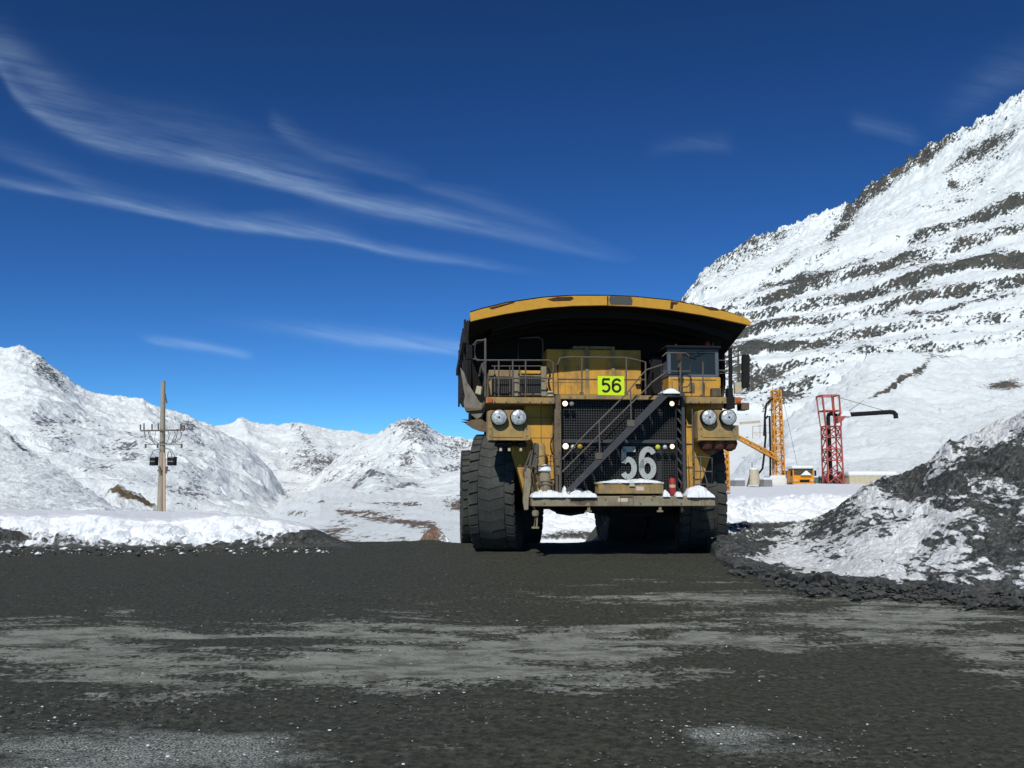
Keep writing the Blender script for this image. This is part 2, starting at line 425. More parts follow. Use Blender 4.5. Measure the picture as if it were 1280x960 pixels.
class MB:
    def __init__(s): s.v = []; s.f = []; s.marks = []
    def cut(s): s.marks.append((len(s.v), len(s.f))); return s
    def add(s, vs, fs):
        b = len(s.v); s.v += [tuple(map(float, p)) for p in vs]; s.f += [tuple(i + b for i in f) for f in fs]; return s
    def box(s, x0, y0, z0, x1, y1, z1):
        x0, x1 = sorted((x0, x1)); y0, y1 = sorted((y0, y1)); z0, z1 = sorted((z0, z1))
        return s.hexa([(x0, y0, z0), (x1, y0, z0), (x1, y1, z0), (x0, y1, z0), (x0, y0, z1), (x1, y0, z1), (x1, y1, z1), (x0, y1, z1)])
    def hexa(s, p):
        return s.add(p, [(0, 3, 2, 1), (4, 5, 6, 7), (0, 1, 5, 4), (1, 2, 6, 5), (2, 3, 7, 6), (3, 0, 4, 7)])
    def prism(s, poly, y0, y1):      # poly: (x, z) outline
        n = len(poly)
        area = sum(poly[i][0] * poly[(i + 1) % n][1] - poly[(i + 1) % n][0] * poly[i][1] for i in range(n))
        if area < 0: poly = poly[::-1]
        vs = [(x, y0, z) for x, z in poly] + [(x, y1, z) for x, z in poly]
        fs = [tuple(range(n)), tuple(range(2 * n - 1, n - 1, -1))] + [(i, i + n, (i + 1) % n + n, (i + 1) % n) for i in range(n)]
        return s.add(vs, fs)
    def prism_x(s, poly, x0, x1):    # poly: (y, z)
        n = len(poly)
        vs = [(x0, y, z) for y, z in poly] + [(x1, y, z) for y, z in poly]
        return s.add(vs, [tuple(range(n - 1, -1, -1)), tuple(range(n, 2 * n))] + [(i, (i + 1) % n, (i + 1) % n + n, i + n) for i in range(n)])
    def tube(s, path, r, n=8, closed=False, r1=None):
        path = [Vector(p) for p in path]; m = len(path); rings = []
        up = Vector((0, 0, 1))
        for i, p in enumerate(path):
            if closed: d = (path[(i + 1) % m] - path[i - 1]).normalized()
            else: d = (path[min(i + 1, m - 1)] - path[max(i - 1, 0)]).normalized()
            a = d.cross(up)
            if a.length < 0.05: a = d.cross(Vector((1, 0, 0)))
            a.normalize(); b = d.cross(a)
            rr = r if r1 is None else r + (r1 - r) * i / (m - 1)
            rings.append([p + rr * (math.cos(2 * math.pi * k / n) * a + math.sin(2 * math.pi * k / n) * b) for k in range(n)])
        vs = [q for g in rings for q in g]; fs = []
        for i in range(m if closed else m - 1):
            j = (i + 1) % m
            for k in range(n): fs.append((i * n + k, i * n + (k + 1) % n, j * n + (k + 1) % n, j * n + k))
        if not closed: fs += [tuple(range(n - 1, -1, -1)), tuple(range((m - 1) * n, m * n))]
        return s.add(vs, fs)
    def bar(s, p0, p1, w, h=None):    # rectangular bar
        h = h or w; p0, p1 = Vector(p0), Vector(p1); d = (p1 - p0).normalized()
        a = d.cross(Vector((0, 0, 1)))
        if a.length < 0.05: a = Vector((1, 0, 0))
        a.normalize(); b = a.cross(d)
        c = [(-1, -1), (1, -1), (1, 1), (-1, 1)]
        vs = [p0 + a * i * w / 2 + b * j * h / 2 for i, j in c] + [p1 + a * i * w / 2 + b * j * h / 2 for i, j in c]
        return s.hexa(vs)
    def lathe(s, prof, origin=(0, 0, 0), axis='y', n=32):   # prof: (r, h) along the axis
        ox, oy, oz = origin; vs = []; fs = []; m = len(prof)
        for r, h in prof:
            for k in range(n):
                a = 2 * math.pi * k / n; c, q = r * math.cos(a), r * math.sin(a)
                vs.append({'y': (ox + c, oy + h, oz + q), 'x': (ox + h, oy + c, oz + q), 'z': (ox + c, oy + q, oz + h)}[axis])
        for i in range(m - 1):
            for k in range(n): fs.append((i * n + k, i * n + (k + 1) % n, (i + 1) * n + (k + 1) % n, (i + 1) * n + k))
        fs += [tuple(range(n)), tuple(range((m - 1) * n, m * n))]
        return s.add(vs, fs)
    def build(s, name, mat, parent=None, smooth=False, bevel=0.0, loc=None, rz=None):
        me = bpy.data.meshes.new(name); me.from_pydata(s.v, [], s.f)
        me.materials.append(mat)
        import bmesh
        bm = bmesh.new(); bm.from_mesh(me); bmesh.ops.recalc_face_normals(bm, faces=bm.faces); bm.to_mesh(me); bm.free()
        if smooth:
            for p in me.polygons: p.use_smooth = True
            me.set_sharp_from_angle(angle=math.radians(38))
        o = bpy.data.objects.new(name, me); scene.collection.objects.link(o)
        if parent: o.parent = parent
        if loc is not None: o.location = loc
        if rz is not None: o.rotation_euler = (0, 0, rz)
        if bevel:
            b = o.modifiers.new('bevel', 'BEVEL'); b.width = bevel; b.segments = 2; b.limit_method = 'ANGLE'
        return o

# ================================================================== GROUND (one sheet)
def road_material():
    t = NT('wet_gravel_road')
    big = t.noise(0.9, 9, 0.70, stretch=(1.9, 0.9, 1), rot=(0, 0, -0.10), dist=0.6)
    mid = t.noise(1.7, 6, 0.65, stretch=(2.6, 0.8, 1), rot=(0, 0, -0.08), loc=(4, 3, 0))
    fine = t.noise(14, 6, 0.7); grit = t.noise(60, 4, 0.7)
    zone = t.attr('dry'); ice = t.attr('ice')
    f = t.math('ADD', t.math('MULTIPLY', big, 0.62), t.math('MULTIPLY', mid, 0.42))
    f = t.math('ADD', f, t.math('MULTIPLY', t.math('SUBTRACT', fine, 0.5), 0.42))
    f = t.math('ADD', f, t.math('MULTIPLY', t.math('SUBTRACT', zone, 0.5), 0.34))
    dry = t.ramp(f, 0.54, 0.60)
    wet = t.mix(t.ramp(fine, 0.3, 0.7), (0.027, 0.029, 0.021), (0.092, 0.094, 0.070))
    dr = t.mix(t.ramp(grit, 0.3, 0.75), (0.22, 0.228, 0.19), (0.38, 0.39, 0.325))
    pk = t.noise(2.3, 6, 0.7, stretch=(1.6, .8, 1), loc=(1, 12, 0))
    dr = t.mix(t.ramp(pk, .44, .62, 0, .75), dr, (0.085, 0.088, 0.068))
    c = t.mix(dry, wet, dr)
    g = t.ramp(grit, 0.62, 0.72, 0, 0.75)
    sp = t.noise(9, 4, 0.6, loc=(8, 1, 0))
    c = t.mix(t.math('MULTIPLY', g, t.ramp(sp, 0.45, 0.65)), c, (0.26, 0.28, 0.26))
    i = t.math('ADD', t.math('MULTIPLY', t.noise(1.8, 8, 0.75, stretch=(2.2, 0.8, 1), loc=(9, 2, 0)), 0.85), t.math('MULTIPLY', fine, 0.3))
    i = t.ramp(t.math('ADD', i, t.math('MULTIPLY', t.math('SUBTRACT', ice, 0.5), 0.6)), 0.50, 0.80, 0, 1.0)
    c = t.mix(t.math('MULTIPLY', i, t.ramp(grit, 0.42, 0.62)), c, (0.5, 0.53, 0.48))
    h = t.math('ADD', t.math('MULTIPLY', fine, 1.0), t.math('MULTIPLY', grit, 0.45))
    h = t.math('ADD', h, t.math('MULTIPLY', t.noise(2.5, 6, 0.6), 1.0))
    rg = t.mix(dry, (0.75,) * 3, (0.95,) * 3)
    return t.set(c, rg, 0, t.bump(h, 1.0, 0.025), 0.12)
xs = np.unique(np.concatenate([-np.geomspace(6000, 14, 40), np.linspace(-14, 24, 420), np.geomspace(24, 6000, 40)]))
ys = np.unique(np.concatenate([np.linspace(-60, 3, 12), 3 + 33 * np.linspace(0, 1, 460) ** 1.5, np.geomspace(36, 9000, 60)]))
GX, GY = np.meshgrid(xs, ys)
def ground_z(X, Y):
    side = 1 - sstep(0.5, 5.0, X - 0.0)                       # crest on the left, bench on the right
    dropc = np.clip(Y - 28.6, 0, 14)
    z = -side * 0.020 * dropc ** 2 - side * np.clip(Y - 42.6, 0, 400) * 0.30
    z = z - (1 - side) * np.clip(Y - 60, 0, 200) * 0.12 - np.clip(np.abs(X) - 200, 0, 100) * 0.3
    return z
GZ = ground_z(GX, GY) + (.10 * fbm(GX, GY, 0, .9, 5, .6, 27) + .05) * np.exp(-((GY - 29.6) / 1.3) ** 2) * (1 - sstep(-2.5, -1.2, GX)) + 0.022 * fbm(GX * .10 + GY * .02, GY * 1.5, 0, 1.0, 4, .55, 17, True) + 0.035 * fbm(GX, GY, 0, 2.6, 4, 0.5, 5) + 0.018 * fbm(GX, GY * 1.6, 0, 0.35, 4, 0.6, 8)
X_, Y_ = GX, GY
vv = HORIZON + H * F / np.clip(Y_, 2, 1e5)
uu = 640 + X_ * F / np.clip(Y_, 2, 1e5)
dry = blobs(uu, vv, [(560, 805, 420, 38, .55), (80, 800, 160, 40, .35), (1100, 770, 320, 40, .45), (780, 850, 220, 14, .25), (1250, 830, 90, 30, .5),
                     (620, 745, 200, 14, .12), (800, 722, 120, 9, .25), (20, 790, 70, 10, .35), (900, 745, 150, 8, .25)])
dry = dry + blobs(uu, vv, [(560, 835, 200, 22, .3), (180, 845, 240, 26, .22)]) - blobs(uu, vv, [(740, 765, 170, 12, .3), (330, 800, 120, 10, .3), (980, 815, 160, 10, .25)]) - blobs(uu, vv, [(500, 892, 900, 14, .35), (300, 720, 500, 24, .25), (1100, 920, 350, 70, .45), (700, 700, 500, 20, .1)]) + 0.26
ice = blobs(uu, vv, [(250, 930, 300, 50, .62), (330, 925, 90, 16, .25), (890, 903, 70, 14, .6), (950, 925, 140, 30, .5), (100, 915, 160, 30, .25), (60, 940, 120, 30, .2)]) * (1 + .5 * fbm(GX, GY, 0, .55, 4, .6, 19))
grid_object('ground', GX, GY, GZ, road_material(), {'dry': np.clip(dry, 0, 1.2), 'ice': np.clip(ice, 0, 1)})

def stones(name, pts, mat, kind='stuff', smooth=False, lo=0.012, hi=0.05, seed=3, flat=0.6):
    rng = random.Random(seed); mb = MB()
    base = [(1, 0, 0), (0, 1, 0), (-1, 0, 0), (0, -1, 0), (0, 0, 1), (0, 0, -1), (.6, .6, .55), (-.6, .6, .5), (-.6, -.6, .55), (.6, -.6, .5)]
    fc = [(0, 6, 4), (0, 9, 6), (6, 1, 4), (1, 7, 4), (7, 2, 4), (2, 8, 4), (8, 3, 4), (3, 9, 4), (9, 0, 4), (0, 1, 6), (1, 2, 7), (2, 3, 8), (3, 0, 9), (1, 0, 5), (2, 1, 5), (3, 2, 5), (0, 3, 5)]
    fc = [(0, 6, 4), (6, 1, 4), (1, 7, 4), (7, 2, 4), (2, 8, 4), (8, 3, 4), (3, 9, 4), (9, 0, 4), (0, 1, 6), (1, 2, 7), (2, 3, 8), (3, 0, 9), (1, 0, 5), (2, 1, 5), (3, 2, 5), (0, 3, 5)]
    for x, y, z, k in pts:
        r = lo + (hi - lo) * rng.random() ** 3
        r *= k; a = rng.random() * 6.28; c, s = math.cos(a), math.sin(a)
        sx, sy, sz = rng.uniform(.7, 1.2), rng.uniform(.7, 1.2), rng.uniform(.5, 1) * flat
        vs = []
        for px, py, pz in base:
            j = rng.uniform(.8, 1.2); px, py, pz = px * sx * j, py * sy * j, pz * sz * j
            vs.append((x + r * (px * c - py * s), y + r * (px * s + py * c), z + r * (pz + 0.25)))
        mb.add(vs, fc)
    me = bpy.data.meshes.new(name); me.from_pydata(mb.v, [], mb.f); me.materials.append(mat)
    o = bpy.data.objects.new(name, me); scene.collection.objects.link(o); o['kind'] = kind
    if smooth:
        for p in me.polygons: p.use_smooth = True
    return o
rng = random.Random(11)
pts = []
for i in range(16000):
    v = rng.uniform(690, 975); u = rng.uniform(-60, 1340)
    Y = H * F / (v - HORIZON); X = (u - 640) / F * Y
    if vnoise(X * .5, Y * .9, 0, 77) < rng.uniform(-.5, .6): continue
    pts.append((X, Y, float(ground_z(X, Y)) + 0.02, 1.0))
t = NT('gravel_stone'); M['stone'] = t.set(t.mix(t.ramp(t.noise(3, 3), .35, .7), (0.06, 0.066, 0.06), (0.26, 0.28, 0.26)), 0.85)
tag(stones('gravel', pts, M['stone'], lo=0.003, hi=0.017), 'loose grey gravel scattered over the dark mine road', 'gravel')
pts = []
for i in range(420):
    c = rng.choice([(250, 930, 200, 30), (890, 905, 90, 14), (880, 765, 260, 40), (450, 770, 380, 50), (560, 830, 300, 40), (100, 900, 200, 40)])
    u = rng.gauss(c[0], c[2] * .7); v = max(700, rng.gauss(c[1], c[3] * .7)); Y = H * F / (v - HORIZON); X = (u - 640) / F * Y
    pts.append((X, Y, 0.02, 1.0))
tag(stones('ice_crumbs', pts, M['snow'], lo=0.003, hi=0.016, seed=9), 'small white crumbs of ice lying on the road', 'ice')

# ================================================================== FAR TERRAIN
ROCKS_FAR = [(0.12, 0.12, 0.13), (0.15, 0.14, 0.14), (0.22, 0.215, 0.21)]
ROCKS_R = [(0.04, 0.047, 0.043), (0.085, 0.075, 0.055), (0.10, 0.102, 0.094)]
m_far = terrain_mat('far_range_snow_and_rock', 6.0, ROCKS_FAR, dark_noise=(1, 1.5, 1.9), rot=(0, 0.5, 0), contrast=0.12, nw=1.05, bump=0.7)
m_right = terrain_mat('right_mountain_snow_and_rock', 1.35, ROCKS_R, dark_noise=(1, 2.0, 2.4), rot=(0, 0.6, 0), contrast=0.10, nw=1.2, bump=0.6)
m_mid = terrain_mat('mid_slope_snow', 1.0, [(0.06, 0.06, 0.056), (0.13, 0.10, 0.07), (0.13, 0.12, 0.10)], contrast=0.12, nw=0.6, bump=0.9, bdist=.6)
m_valley = terrain_mat('valley_snow_and_earth', 1.6, [(0.16, 0.11, 0.075), (0.20, 0.145, 0.10), (0.13, 0.11, 0.075)], contrast=0.12, nw=1.1, bump=0.5, dark_noise=(1, 5, .8))

def rough(amp, size, octv=6, gain=0.5, seed=0, ridged=True, vert=0.7, zs=1.0, crest=None):
    def fn(X, Y, Z, U, V, T):
        n = fbm(X, Y, Z * zs, size, octv, gain, seed, ridged)
        n2 = fbm(X, Y, Z * zs, size, octv, gain, seed + 40, ridged)
        k = Y / Y.mean()
        if crest is not None:          # the crest keeps its own line, with sharp small rocks on it
            w = np.exp(-((T - crest) / .22) ** 2)
            fine = fbm(X, Y, Z, size * .14, 5, .6, seed + 70, True)
            n = n * (1 - .85 * w) + .22 * w * fine; n2 = n2 * (1 - .7 * w)
        return X + amp * 0.3 * n2, Y + amp * 0.8 * n2 * k, Z + amp * vert * n * k
    return fn

# --- left far range (big ridge on the left)
ridge1 = [(-500, 380), (-250, 415), (-80, 446), (-20, 440), (20, 436), (45, 446), (70, 466), (95, 486), (120, 494), (150, 498), (175, 500), (195, 511), (230, 522), (262, 534), (300, 556), (335, 590), (370, 640), (420, 700)]
def rk1(X, Y, Z, U, V, T):
    r = 0.05 + .95 * blobs(U, V, [(50, 462, 42, 9, .42, 38), (68, 482, 30, 10, .3, 60), (48, 535, 22, 22, .3, 60), (85, 555, 36, 22, .3), (150, 575, 26, 36, .4, 20), (118, 598, 26, 12, .35),
                            (222, 535, 28, 18, .4, 20), (250, 560, 40, 10, .3, 40), (225, 620, 26, 16, .42), (235, 590, 30, 18, .22, 50),
                            (20, 500, 12, 40, .2, 30)])
    r = r - blobs(U, V, [(20, 490, 34, 30, .35), (150, 520, 50, 20, .3), (130, 510, 60, 10, .2)])
    return r + 0.16 * fbm(X, Y, Z, 120, 4, 0.6, 3)
loft('mountain', [([(-500, 660), (500, 680)], 700), ([(-500, 610), (0, 600), (200, 618), (420, 690)], 1150), (ridge1, 1900), ([(-500, 560), (500, 720)], 2600)],
     np.arange(-420, 400, 1.6), [50, 150, 20], m_far, rough(44, 200, 7, 0.55, 2, crest=2.0), rk1)
# --- second range behind
ridge2 = [(60, 560), (180, 548), (240, 538), (275, 533), (290, 531), (297, 526), (303, 524), (310, 528), (318, 531), (345, 533), (362, 530), (380, 532), (400, 537), (420, 541), (445, 541), (470, 546), (500, 556), (560, 580), (640, 600)]
def rk2(X, Y, Z, U, V, T):
    r = 0.04 + .95 * blobs(U, V, [(303, 527, 10, 5, .3), (360, 570, 26, 34, .3, 35), (390, 585, 30, 18, .38), (410, 592, 20, 16, .3), (375, 548, 26, 6, .3, 55), (330, 600, 16, 20, .25), (412, 575, 12, 22, .2, 30), (350, 620, 30, 12, .2)])
    r = r - blobs(U, V, [(320, 570, 18, 40, .3), (440, 565, 24, 25, .25)])
    return r + 0.14 * fbm(X, Y, Z, 160, 4, 0.6, 13)
loft('mountain', [(690, 900), ([(60, 640), (640, 640)], 1900), (ridge2, 3000), (640, 3900)],
     np.arange(60, 640, 1.6), [40, 110, 14], m_far, rough(48, 250, 7, 0.55, 12, crest=2.0), rk2)
# --- middle peak
ridge3 = [(380, 610), (430, 566), (455, 553), (475, 541), (490, 531), (500, 525), (512, 523), (522, 524), (532, 530), (545, 541), (556, 546), (575, 548), (600, 553), (660, 566), (760, 580), (900, 590)]
def rk3(X, Y, Z, U, V, T):
    r = 0.26 + blobs(U, V, [(520, 545, 30, 16, .25, 40), (505, 560, 16, 26, .15), (560, 570, 26, 20, .2, 30), (508, 582, 12, 8, .3), (545, 590, 30, 8, .12)])
    r = r - blobs(U, V, [(540, 582, 20, 14, .25), (470, 565, 14, 16, .25)])
    return r + 0.16 * fbm(X, Y, Z, 110, 4, 0.6, 23)
loft('mountain', [(680, 900), ([(380, 632), (640, 620)], 1500), (ridge3, 2300), (640, 3000)],
     np.arange(380, 900, 1.6), [30, 120, 14], m_far, rough(44, 170, 7, 0.57, 22, crest=2.0), rk3)
# --- small knoll and shoulder in front of the peak
ridge4 = [(400, 640), (425, 626), (440, 610), (455, 594), (465, 587), (480, 589), (495, 598), (520, 606), (540, 602), (565, 594), (590, 590), (640, 588), (760, 596), (860, 604)]
def rk4(X, Y, Z, U, V, T):
    return 0.10 + blobs(U, V, [(442, 610, 24, 5, .6, -48), (457, 592, 14, 6, .35), (478, 600, 16, 8, .2), (510, 612, 30, 3, .35)]) + 0.1 * fbm(X, Y, Z, 60, 4, 0.6, 33)
loft('hill', [(690, 420), ([(400, 640), (640, 625)], 700), (ridge4, 1000), (650, 1500)],
     np.arange(400, 860, 1.6), [20, 60, 10], m_far, rough(11, 70, 6, 0.5, 32), rk4)

# --- valley floor with cut benches
def vshape(X, Y, Z, U, V, T):
    n = fbm(X, Y, Z, 30, 5, 0.5, 51)
    n2 = fbm(X, Y * .3, Z, 7, 4, .6, 55)
    return X, Y, Z + 0.007 * Y * n + .0022 * Y * n2
def rkv(X, Y, Z, U, V, T):
    line = 634 + (U - 419) * 0.135
    b = np.exp(-((V - line - 5) / 6.5) ** 2) * sstep(415, 424, U) * (1 - sstep(535, 552, U)) * .62
    b += np.exp(-((V - 630.5) / 2.2) ** 2) * sstep(455, 470, U) * (1 - sstep(520, 535, U)) * .55
    b += blobs(U, V, [(372, 643, 22, 5, .5), (430, 664, 24, 12, .42), (412, 668, 14, 8, .3), (455, 676, 24, 4, .35), (500, 672, 20, 5, .25), (568, 632, 14, 8, .55), (556, 626, 5, 4, .3), (585, 638, 10, 8, .4), (400, 629, 20, 1.5, .4), (545, 655, 6, 6, .2)])
    return b + 0.07 + 0.14 * fbm(X, Y, Z, 40, 4, 0.6, 53)
loft('valley_floor', [(900, 44), (740, 62), (692, 100)] + [([(300, vq + 60), (325, vq + 26 if vq > 630 else vq + 55), (352, vq + 8 if vq > 640 else vq + 26), (400, vq + (0 if vq > 620 else 8)), (440, vq), (760, vq)], yq) for vq, yq in ((662, 210), (645, 330), (634, 480), (622, 700), (612, 950), (600, 1600))],
     np.arange(300, 760, 1.5), [6, 10, 40, 30, 24, 20, 16, 12], m_valley, vshape, rkv)

# --- right mountain with mine benches
ridgeR = [(700, 560), (780, 470), (830, 415), (864, 372), (875, 352), (905, 325), (935, 304), (970, 292), (1000, 278), (1040, 264), (1068, 259), (1085, 240), (1110, 222), (1135, 204), (1170, 186), (1200, 168), (1235, 150), (1262, 134), (1280, 122), (1340, 90), (1450, 40), (1650, -20)]
b1280 = [256, 291, 323, 354, 389, 428, 470, 510]
b940 = [356, 378, 399, 419, 440, 462, 486, 515]
def bench_v(k, u):
    return b940[k] + (u - 940) * (b1280[k] - b940[k]) / 340.0
usR = np.arange(720, 1560, 1.25)
rrows = [([(700, 640), (1650, 660)], 210)]
Yb = 330
seq = []
for k in range(7, -1, -1):
    lo = [(u, bench_v(k, u) + 8) for u in (700, 1650)]; hi = [(u, bench_v(k, u) - 9) for u in (700, 1650)]
    seq.append((lo, hi))
for lo, hi in seq:
    rrows.append((lo, [(700, Yb * 1.25), (940, Yb * 1.12), (1280, Yb), (1600, Yb * .9)]))
    Yb *= 1.02
    rrows.append((hi, [(700, Yb * 1.25), (940, Yb * 1.12), (1280, Yb), (1600, Yb * .9)]))
    Yb *= 1.06
# keep the benches below the ridge line
def rowclamp(pts, Yy, dv):
    us_ = np.array([700] + list(range(740, 1660, 20)), float)
    v = np.interp(us_, [p[0] for p in pts], [p[1] for p in pts]) if len(pts) > 2 else pts[0][1] + (us_ - pts[0][0]) * (pts[1][1] - pts[0][1]) / (pts[1][0] - pts[0][0])
    rv = np.interp(us_, [p[0] for p in ridgeR], [p[1] for p in ridgeR]) + dv
    return list(zip(us_, np.maximum(v, rv))), Yy
rr = [rrows[0]]
for i, (p, y) in enumerate(rrows[1:]): rr.append(rowclamp(p, y, (len(rrows) - i) * 2.2))
rr.append((ridgeR, [(700, Yb * 1.5), (1060, Yb * 1.35), (1280, Yb * 1.2), (1600, Yb * 1.1)]))
rr.append(([(700, 640), (1650, 300)], Yb * 2.0))
def bandness(U, V):
    r = np.zeros(U.shape)
    for k in range(7):
        c = bench_v(k, U); w = 7.6 + (U - 940) * 0.007
        r = np.maximum(r, np.exp(-((V - c + 3 * np.sin(U * .031 + k)) / w) ** 4))
    return r
def rkR(X, Y, Z, U, V, T):
    rv = np.interp(U, [p[0] for p in ridgeR], [p[1] for p in ridgeR])
    top = bench_v(0, U)
    b = bandness(U, V)
    # first benches fade out to the left
    k0 = np.exp(-((V - bench_v(0, U)) / 16) ** 2)
    b = b * (1 - k0 * (1 - sstep(1110, 1160, U)))
    big = fbm(X, Y, Z, 70, 4, 0.6, 61)
    b2 = np.zeros(U.shape)
    for k in range(7):
        c2 = .5 * (bench_v(k, U) + bench_v(k + 1, U)) + 2 * np.sin(U * .05 + k * 2); b2 = np.maximum(b2, np.exp(-((V - c2) / 2.6) ** 2))
    r = 0.0 + b * (0.62 + 0.45 * big) + b2 * (.26 + .5 * fbm(X, Y, Z, 45, 3, .6, 69))
    dist = V - rv
    ridge = np.exp(-(dist / 14.0) ** 2)
    r += ridge * (0.30 + 0.35 * fbm(X, Y, Z, 40, 3, 0.6, 62))
    r += blobs(U, V, [(1215, 195, 46, 12, .55, -28), (1255, 175, 40, 9, .45, -25), (1190, 215, 24, 8, .3, -40), (1210, 228, 22, 7, .4, -20), (1150, 205, 34, 6, .55, -28), (1192, 228, 8, 5, .6), (1100, 238, 30, 8, .3, -38), (1170, 192, 26, 7, .25, -30), (1245, 205, 30, 8, .3, -25),
                      (1060, 275, 34, 9, .65, -58), (1040, 300, 30, 9, .5, -40), (985, 330, 38, 7, .55, -40), (1000, 352, 34, 7, .5, -20), (905, 335, 26, 8, .35, -40), (945, 318, 26, 7, .4, -25), (1020, 330, 24, 6, .4, -30), (885, 365, 16, 5, .35), (1190, 252, 36, 8, .4, -18), (1250, 250, 50, 10, .35, -14),
                      (1115, 268, 16, 8, .3, -30), (925, 310, 30, 8, .25, -20), (915, 345, 24, 5, .35, -35), (960, 300, 30, 8, .2), (1120, 330, 40, 8, .3, -28), (1075, 335, 26, 10, .3, -40),
                      (1110, 235, 22, 6, .25, -30), (1240, 135, 22, 8, .2)])
    # large smooth snowfield right of the shoulder
    r -= blobs(U, V, [(1110, 255, 50, 12, .45, -36), (1180, 205, 40, 9, .25, -30), (1010, 320, 30, 10, .2, -30), (890, 370, 20, 14, .2)])
    low = sstep(440, 470, V - (U - 1100) * -0.03)
    r = r * (1 - 0.7 * low) + blobs(U, V, [(985, 497, 46, 13, .42, -28), (960, 470, 40, 14, .25, -20), (930, 480, 30, 20, .3)]) * 1.7
    r += 0.13 * fbm(X, Y, Z, 16, 4, 0.65, 64)
    return r
def shR(X, Y, Z, U, V, T):
    X, Y, Z = rough(9, 60, 7, 0.55, 60, True, 0.6)(X, Y, Z, U, V, T)
    n = fbm(X, Y, Z * .5, 9, 4, 0.6, 66, True)
    rv = np.interp(U, [p[0] for p in ridgeR], [p[1] for p in ridgeR])
    ridge = np.exp(-((V - rv) / 16.0) ** 2)
    return X, Y - 2.2 * n * (bandness(U, V) + ridge), Z + 6.5 * n * ridge + 1.0 * n
loft('mountain', rr, usR, [16] + [14] * (len(rr) - 4) + [130, 12], m_right, shR, rkR)

# --- spoil slope and saddle behind the drill site
ridgeS = [(860, 640), (930, 575), (965, 545), (985, 522), (1010, 505), (1040, 480), (1065, 458), (1090, 441), (1130, 438), (1170, 446), (1230, 449), (1280, 444), (1400, 430), (1550, 420)]
def rkS(X, Y, Z, U, V, T):
    r = 0.02 + blobs(U, V, [(1110, 485, 44, 2.6, .6, -33), (1125, 478, 36, 2, .5, -33), (1078, 482, 24, 2, .4, -30), (1150, 465, 14, 7, .6, -50), (1130, 470, 10, 6, .4, -40), (1255, 481, 34, 6, .75, -6),
                            (1178, 447, 26, 2.5, .5), (1200, 452, 30, 2.5, .3), (1143, 513, 12, 2.5, .5, -12), (1000, 510, 50, 2.5, .4, -38), (1060, 462, 40, 3, .3, -42), (1275, 440, 40, 5, .2), (1110, 440, 14, 3, .3)])
    return r + 0.08 * fbm(X, Y, Z, 12, 4, 0.6, 71)
def shS(X, Y, Z, U, V, T):
    n = fbm(X, Y, Z, 26, 4, 0.5, 72); d = fbm(X, Y * .4, Z, 2.2, 4, 0.6, 73)
    return X, Y + 1.2 * d, Z + 2.0 * n + 1.15 * d * (Y / 200)
loft('hill', [(606, 100), (596, 118), ([(860, 640), (985, 590), (1280, 560)], 150), (ridgeS, [(860, 200), (1090, 265), (1550, 240)]), (640, 330)],
     np.arange(860, 1550, 1.5), [8, 24, 120, 12], m_mid, shS, rkS)

# --- left smooth slope in front
ridgeL = [(-300, 430), (-60, 495), (0, 530), (30, 552), (70, 583), (110, 612), (148, 636), (175, 642), (260, 650)]
def rkL(X, Y, Z, U, V, T):
    return -0.02 + blobs(U, V, [(30, 558, 30, 3, .6, 38), (8, 545, 8, 4, .3)]) + 0.06 * fbm(X, Y, Z, 10, 4, .6, 81)
def shL(X, Y, Z, U, V, T):
    n = fbm(X, Y, Z, 20, 3, 0.5, 82); d = fbm(X, Y * .4, Z, 1.3, 4, 0.6, 83)
    return X, Y, Z + 0.8 * n * (T > .2) + 0.5 * d * np.clip(T, 0, 1)
loft('hill', [(646, 45), ([(-300, 640), (260, 644)], 62), (ridgeL, [(-300, 150), (0, 120), (148, 80), (260, 72)]), (680, 220)],
     np.arange(-300, 255, 1.5), [10, 110, 10], m_mid, shL, rkL)
# brown knoll to the left of the pole
def shK(X, Y, Z, U, V, T): return X, Y, Z + 1.8 * fbm(X, Y, Z, 7, 5, .6, 91, True)
def rkK(X, Y, Z, U, V, T): return 0.25 + blobs(U, V, [(150, 618, 22, 5, .5, 25), (178, 630, 18, 4, .45, 20)]) - blobs(U, V, [(150, 636, 22, 6, .5)]) + .25 * fbm(X, Y, Z, 8, 3, .6, 92)
m_knoll = terrain_mat('knoll_earth', 2.2, [(0.17, 0.125, 0.06), (0.23, 0.18, 0.10), (0.10, 0.075, 0.05)], contrast=.15, nw=.7, bump=.6)
loft('hill', [(662, 170), ([(120, 650), (240, 652)], 185), ([(120, 640), (134, 616), (145, 610), (160, 615), (178, 626), (198, 640), (240, 652)], 215), (670, 240)],
     np.arange(120, 240, 1.2), [6, 30, 6], m_knoll, shK, rkK)

# ================================================================== NEAR BANKS
DIRTS = [(0.040, 0.043, 0.040), (0.07, 0.068, 0.06), (0.11, 0.112, 0.10)]
m_bankL = terrain_mat('left_bank_snow', 0.22, DIRTS, snow=(0.80, 0.83, 0.84), contrast=.12, nw=.65, bump=.5, bdist=.10)
m_bankR = terrain_mat('right_bank_snow', 0.22, DIRTS, snow=(0.80, 0.83, 0.84), contrast=.14, nw=.5, bump=.5, bdist=.10)
m_pile = terrain_mat('pile_dirt_and_snow', 0.13, [(0.030, 0.034, 0.033), (0.058, 0.060, 0.054), (0.14, 0.145, 0.135)], snow=(0.72, 0.74, 0.73), contrast=.12, nw=1.3, bump=1.0, bdist=.14,
                     dark_noise=(1.2, 3.0, 1.0), rot=(0, -0.5, 0))

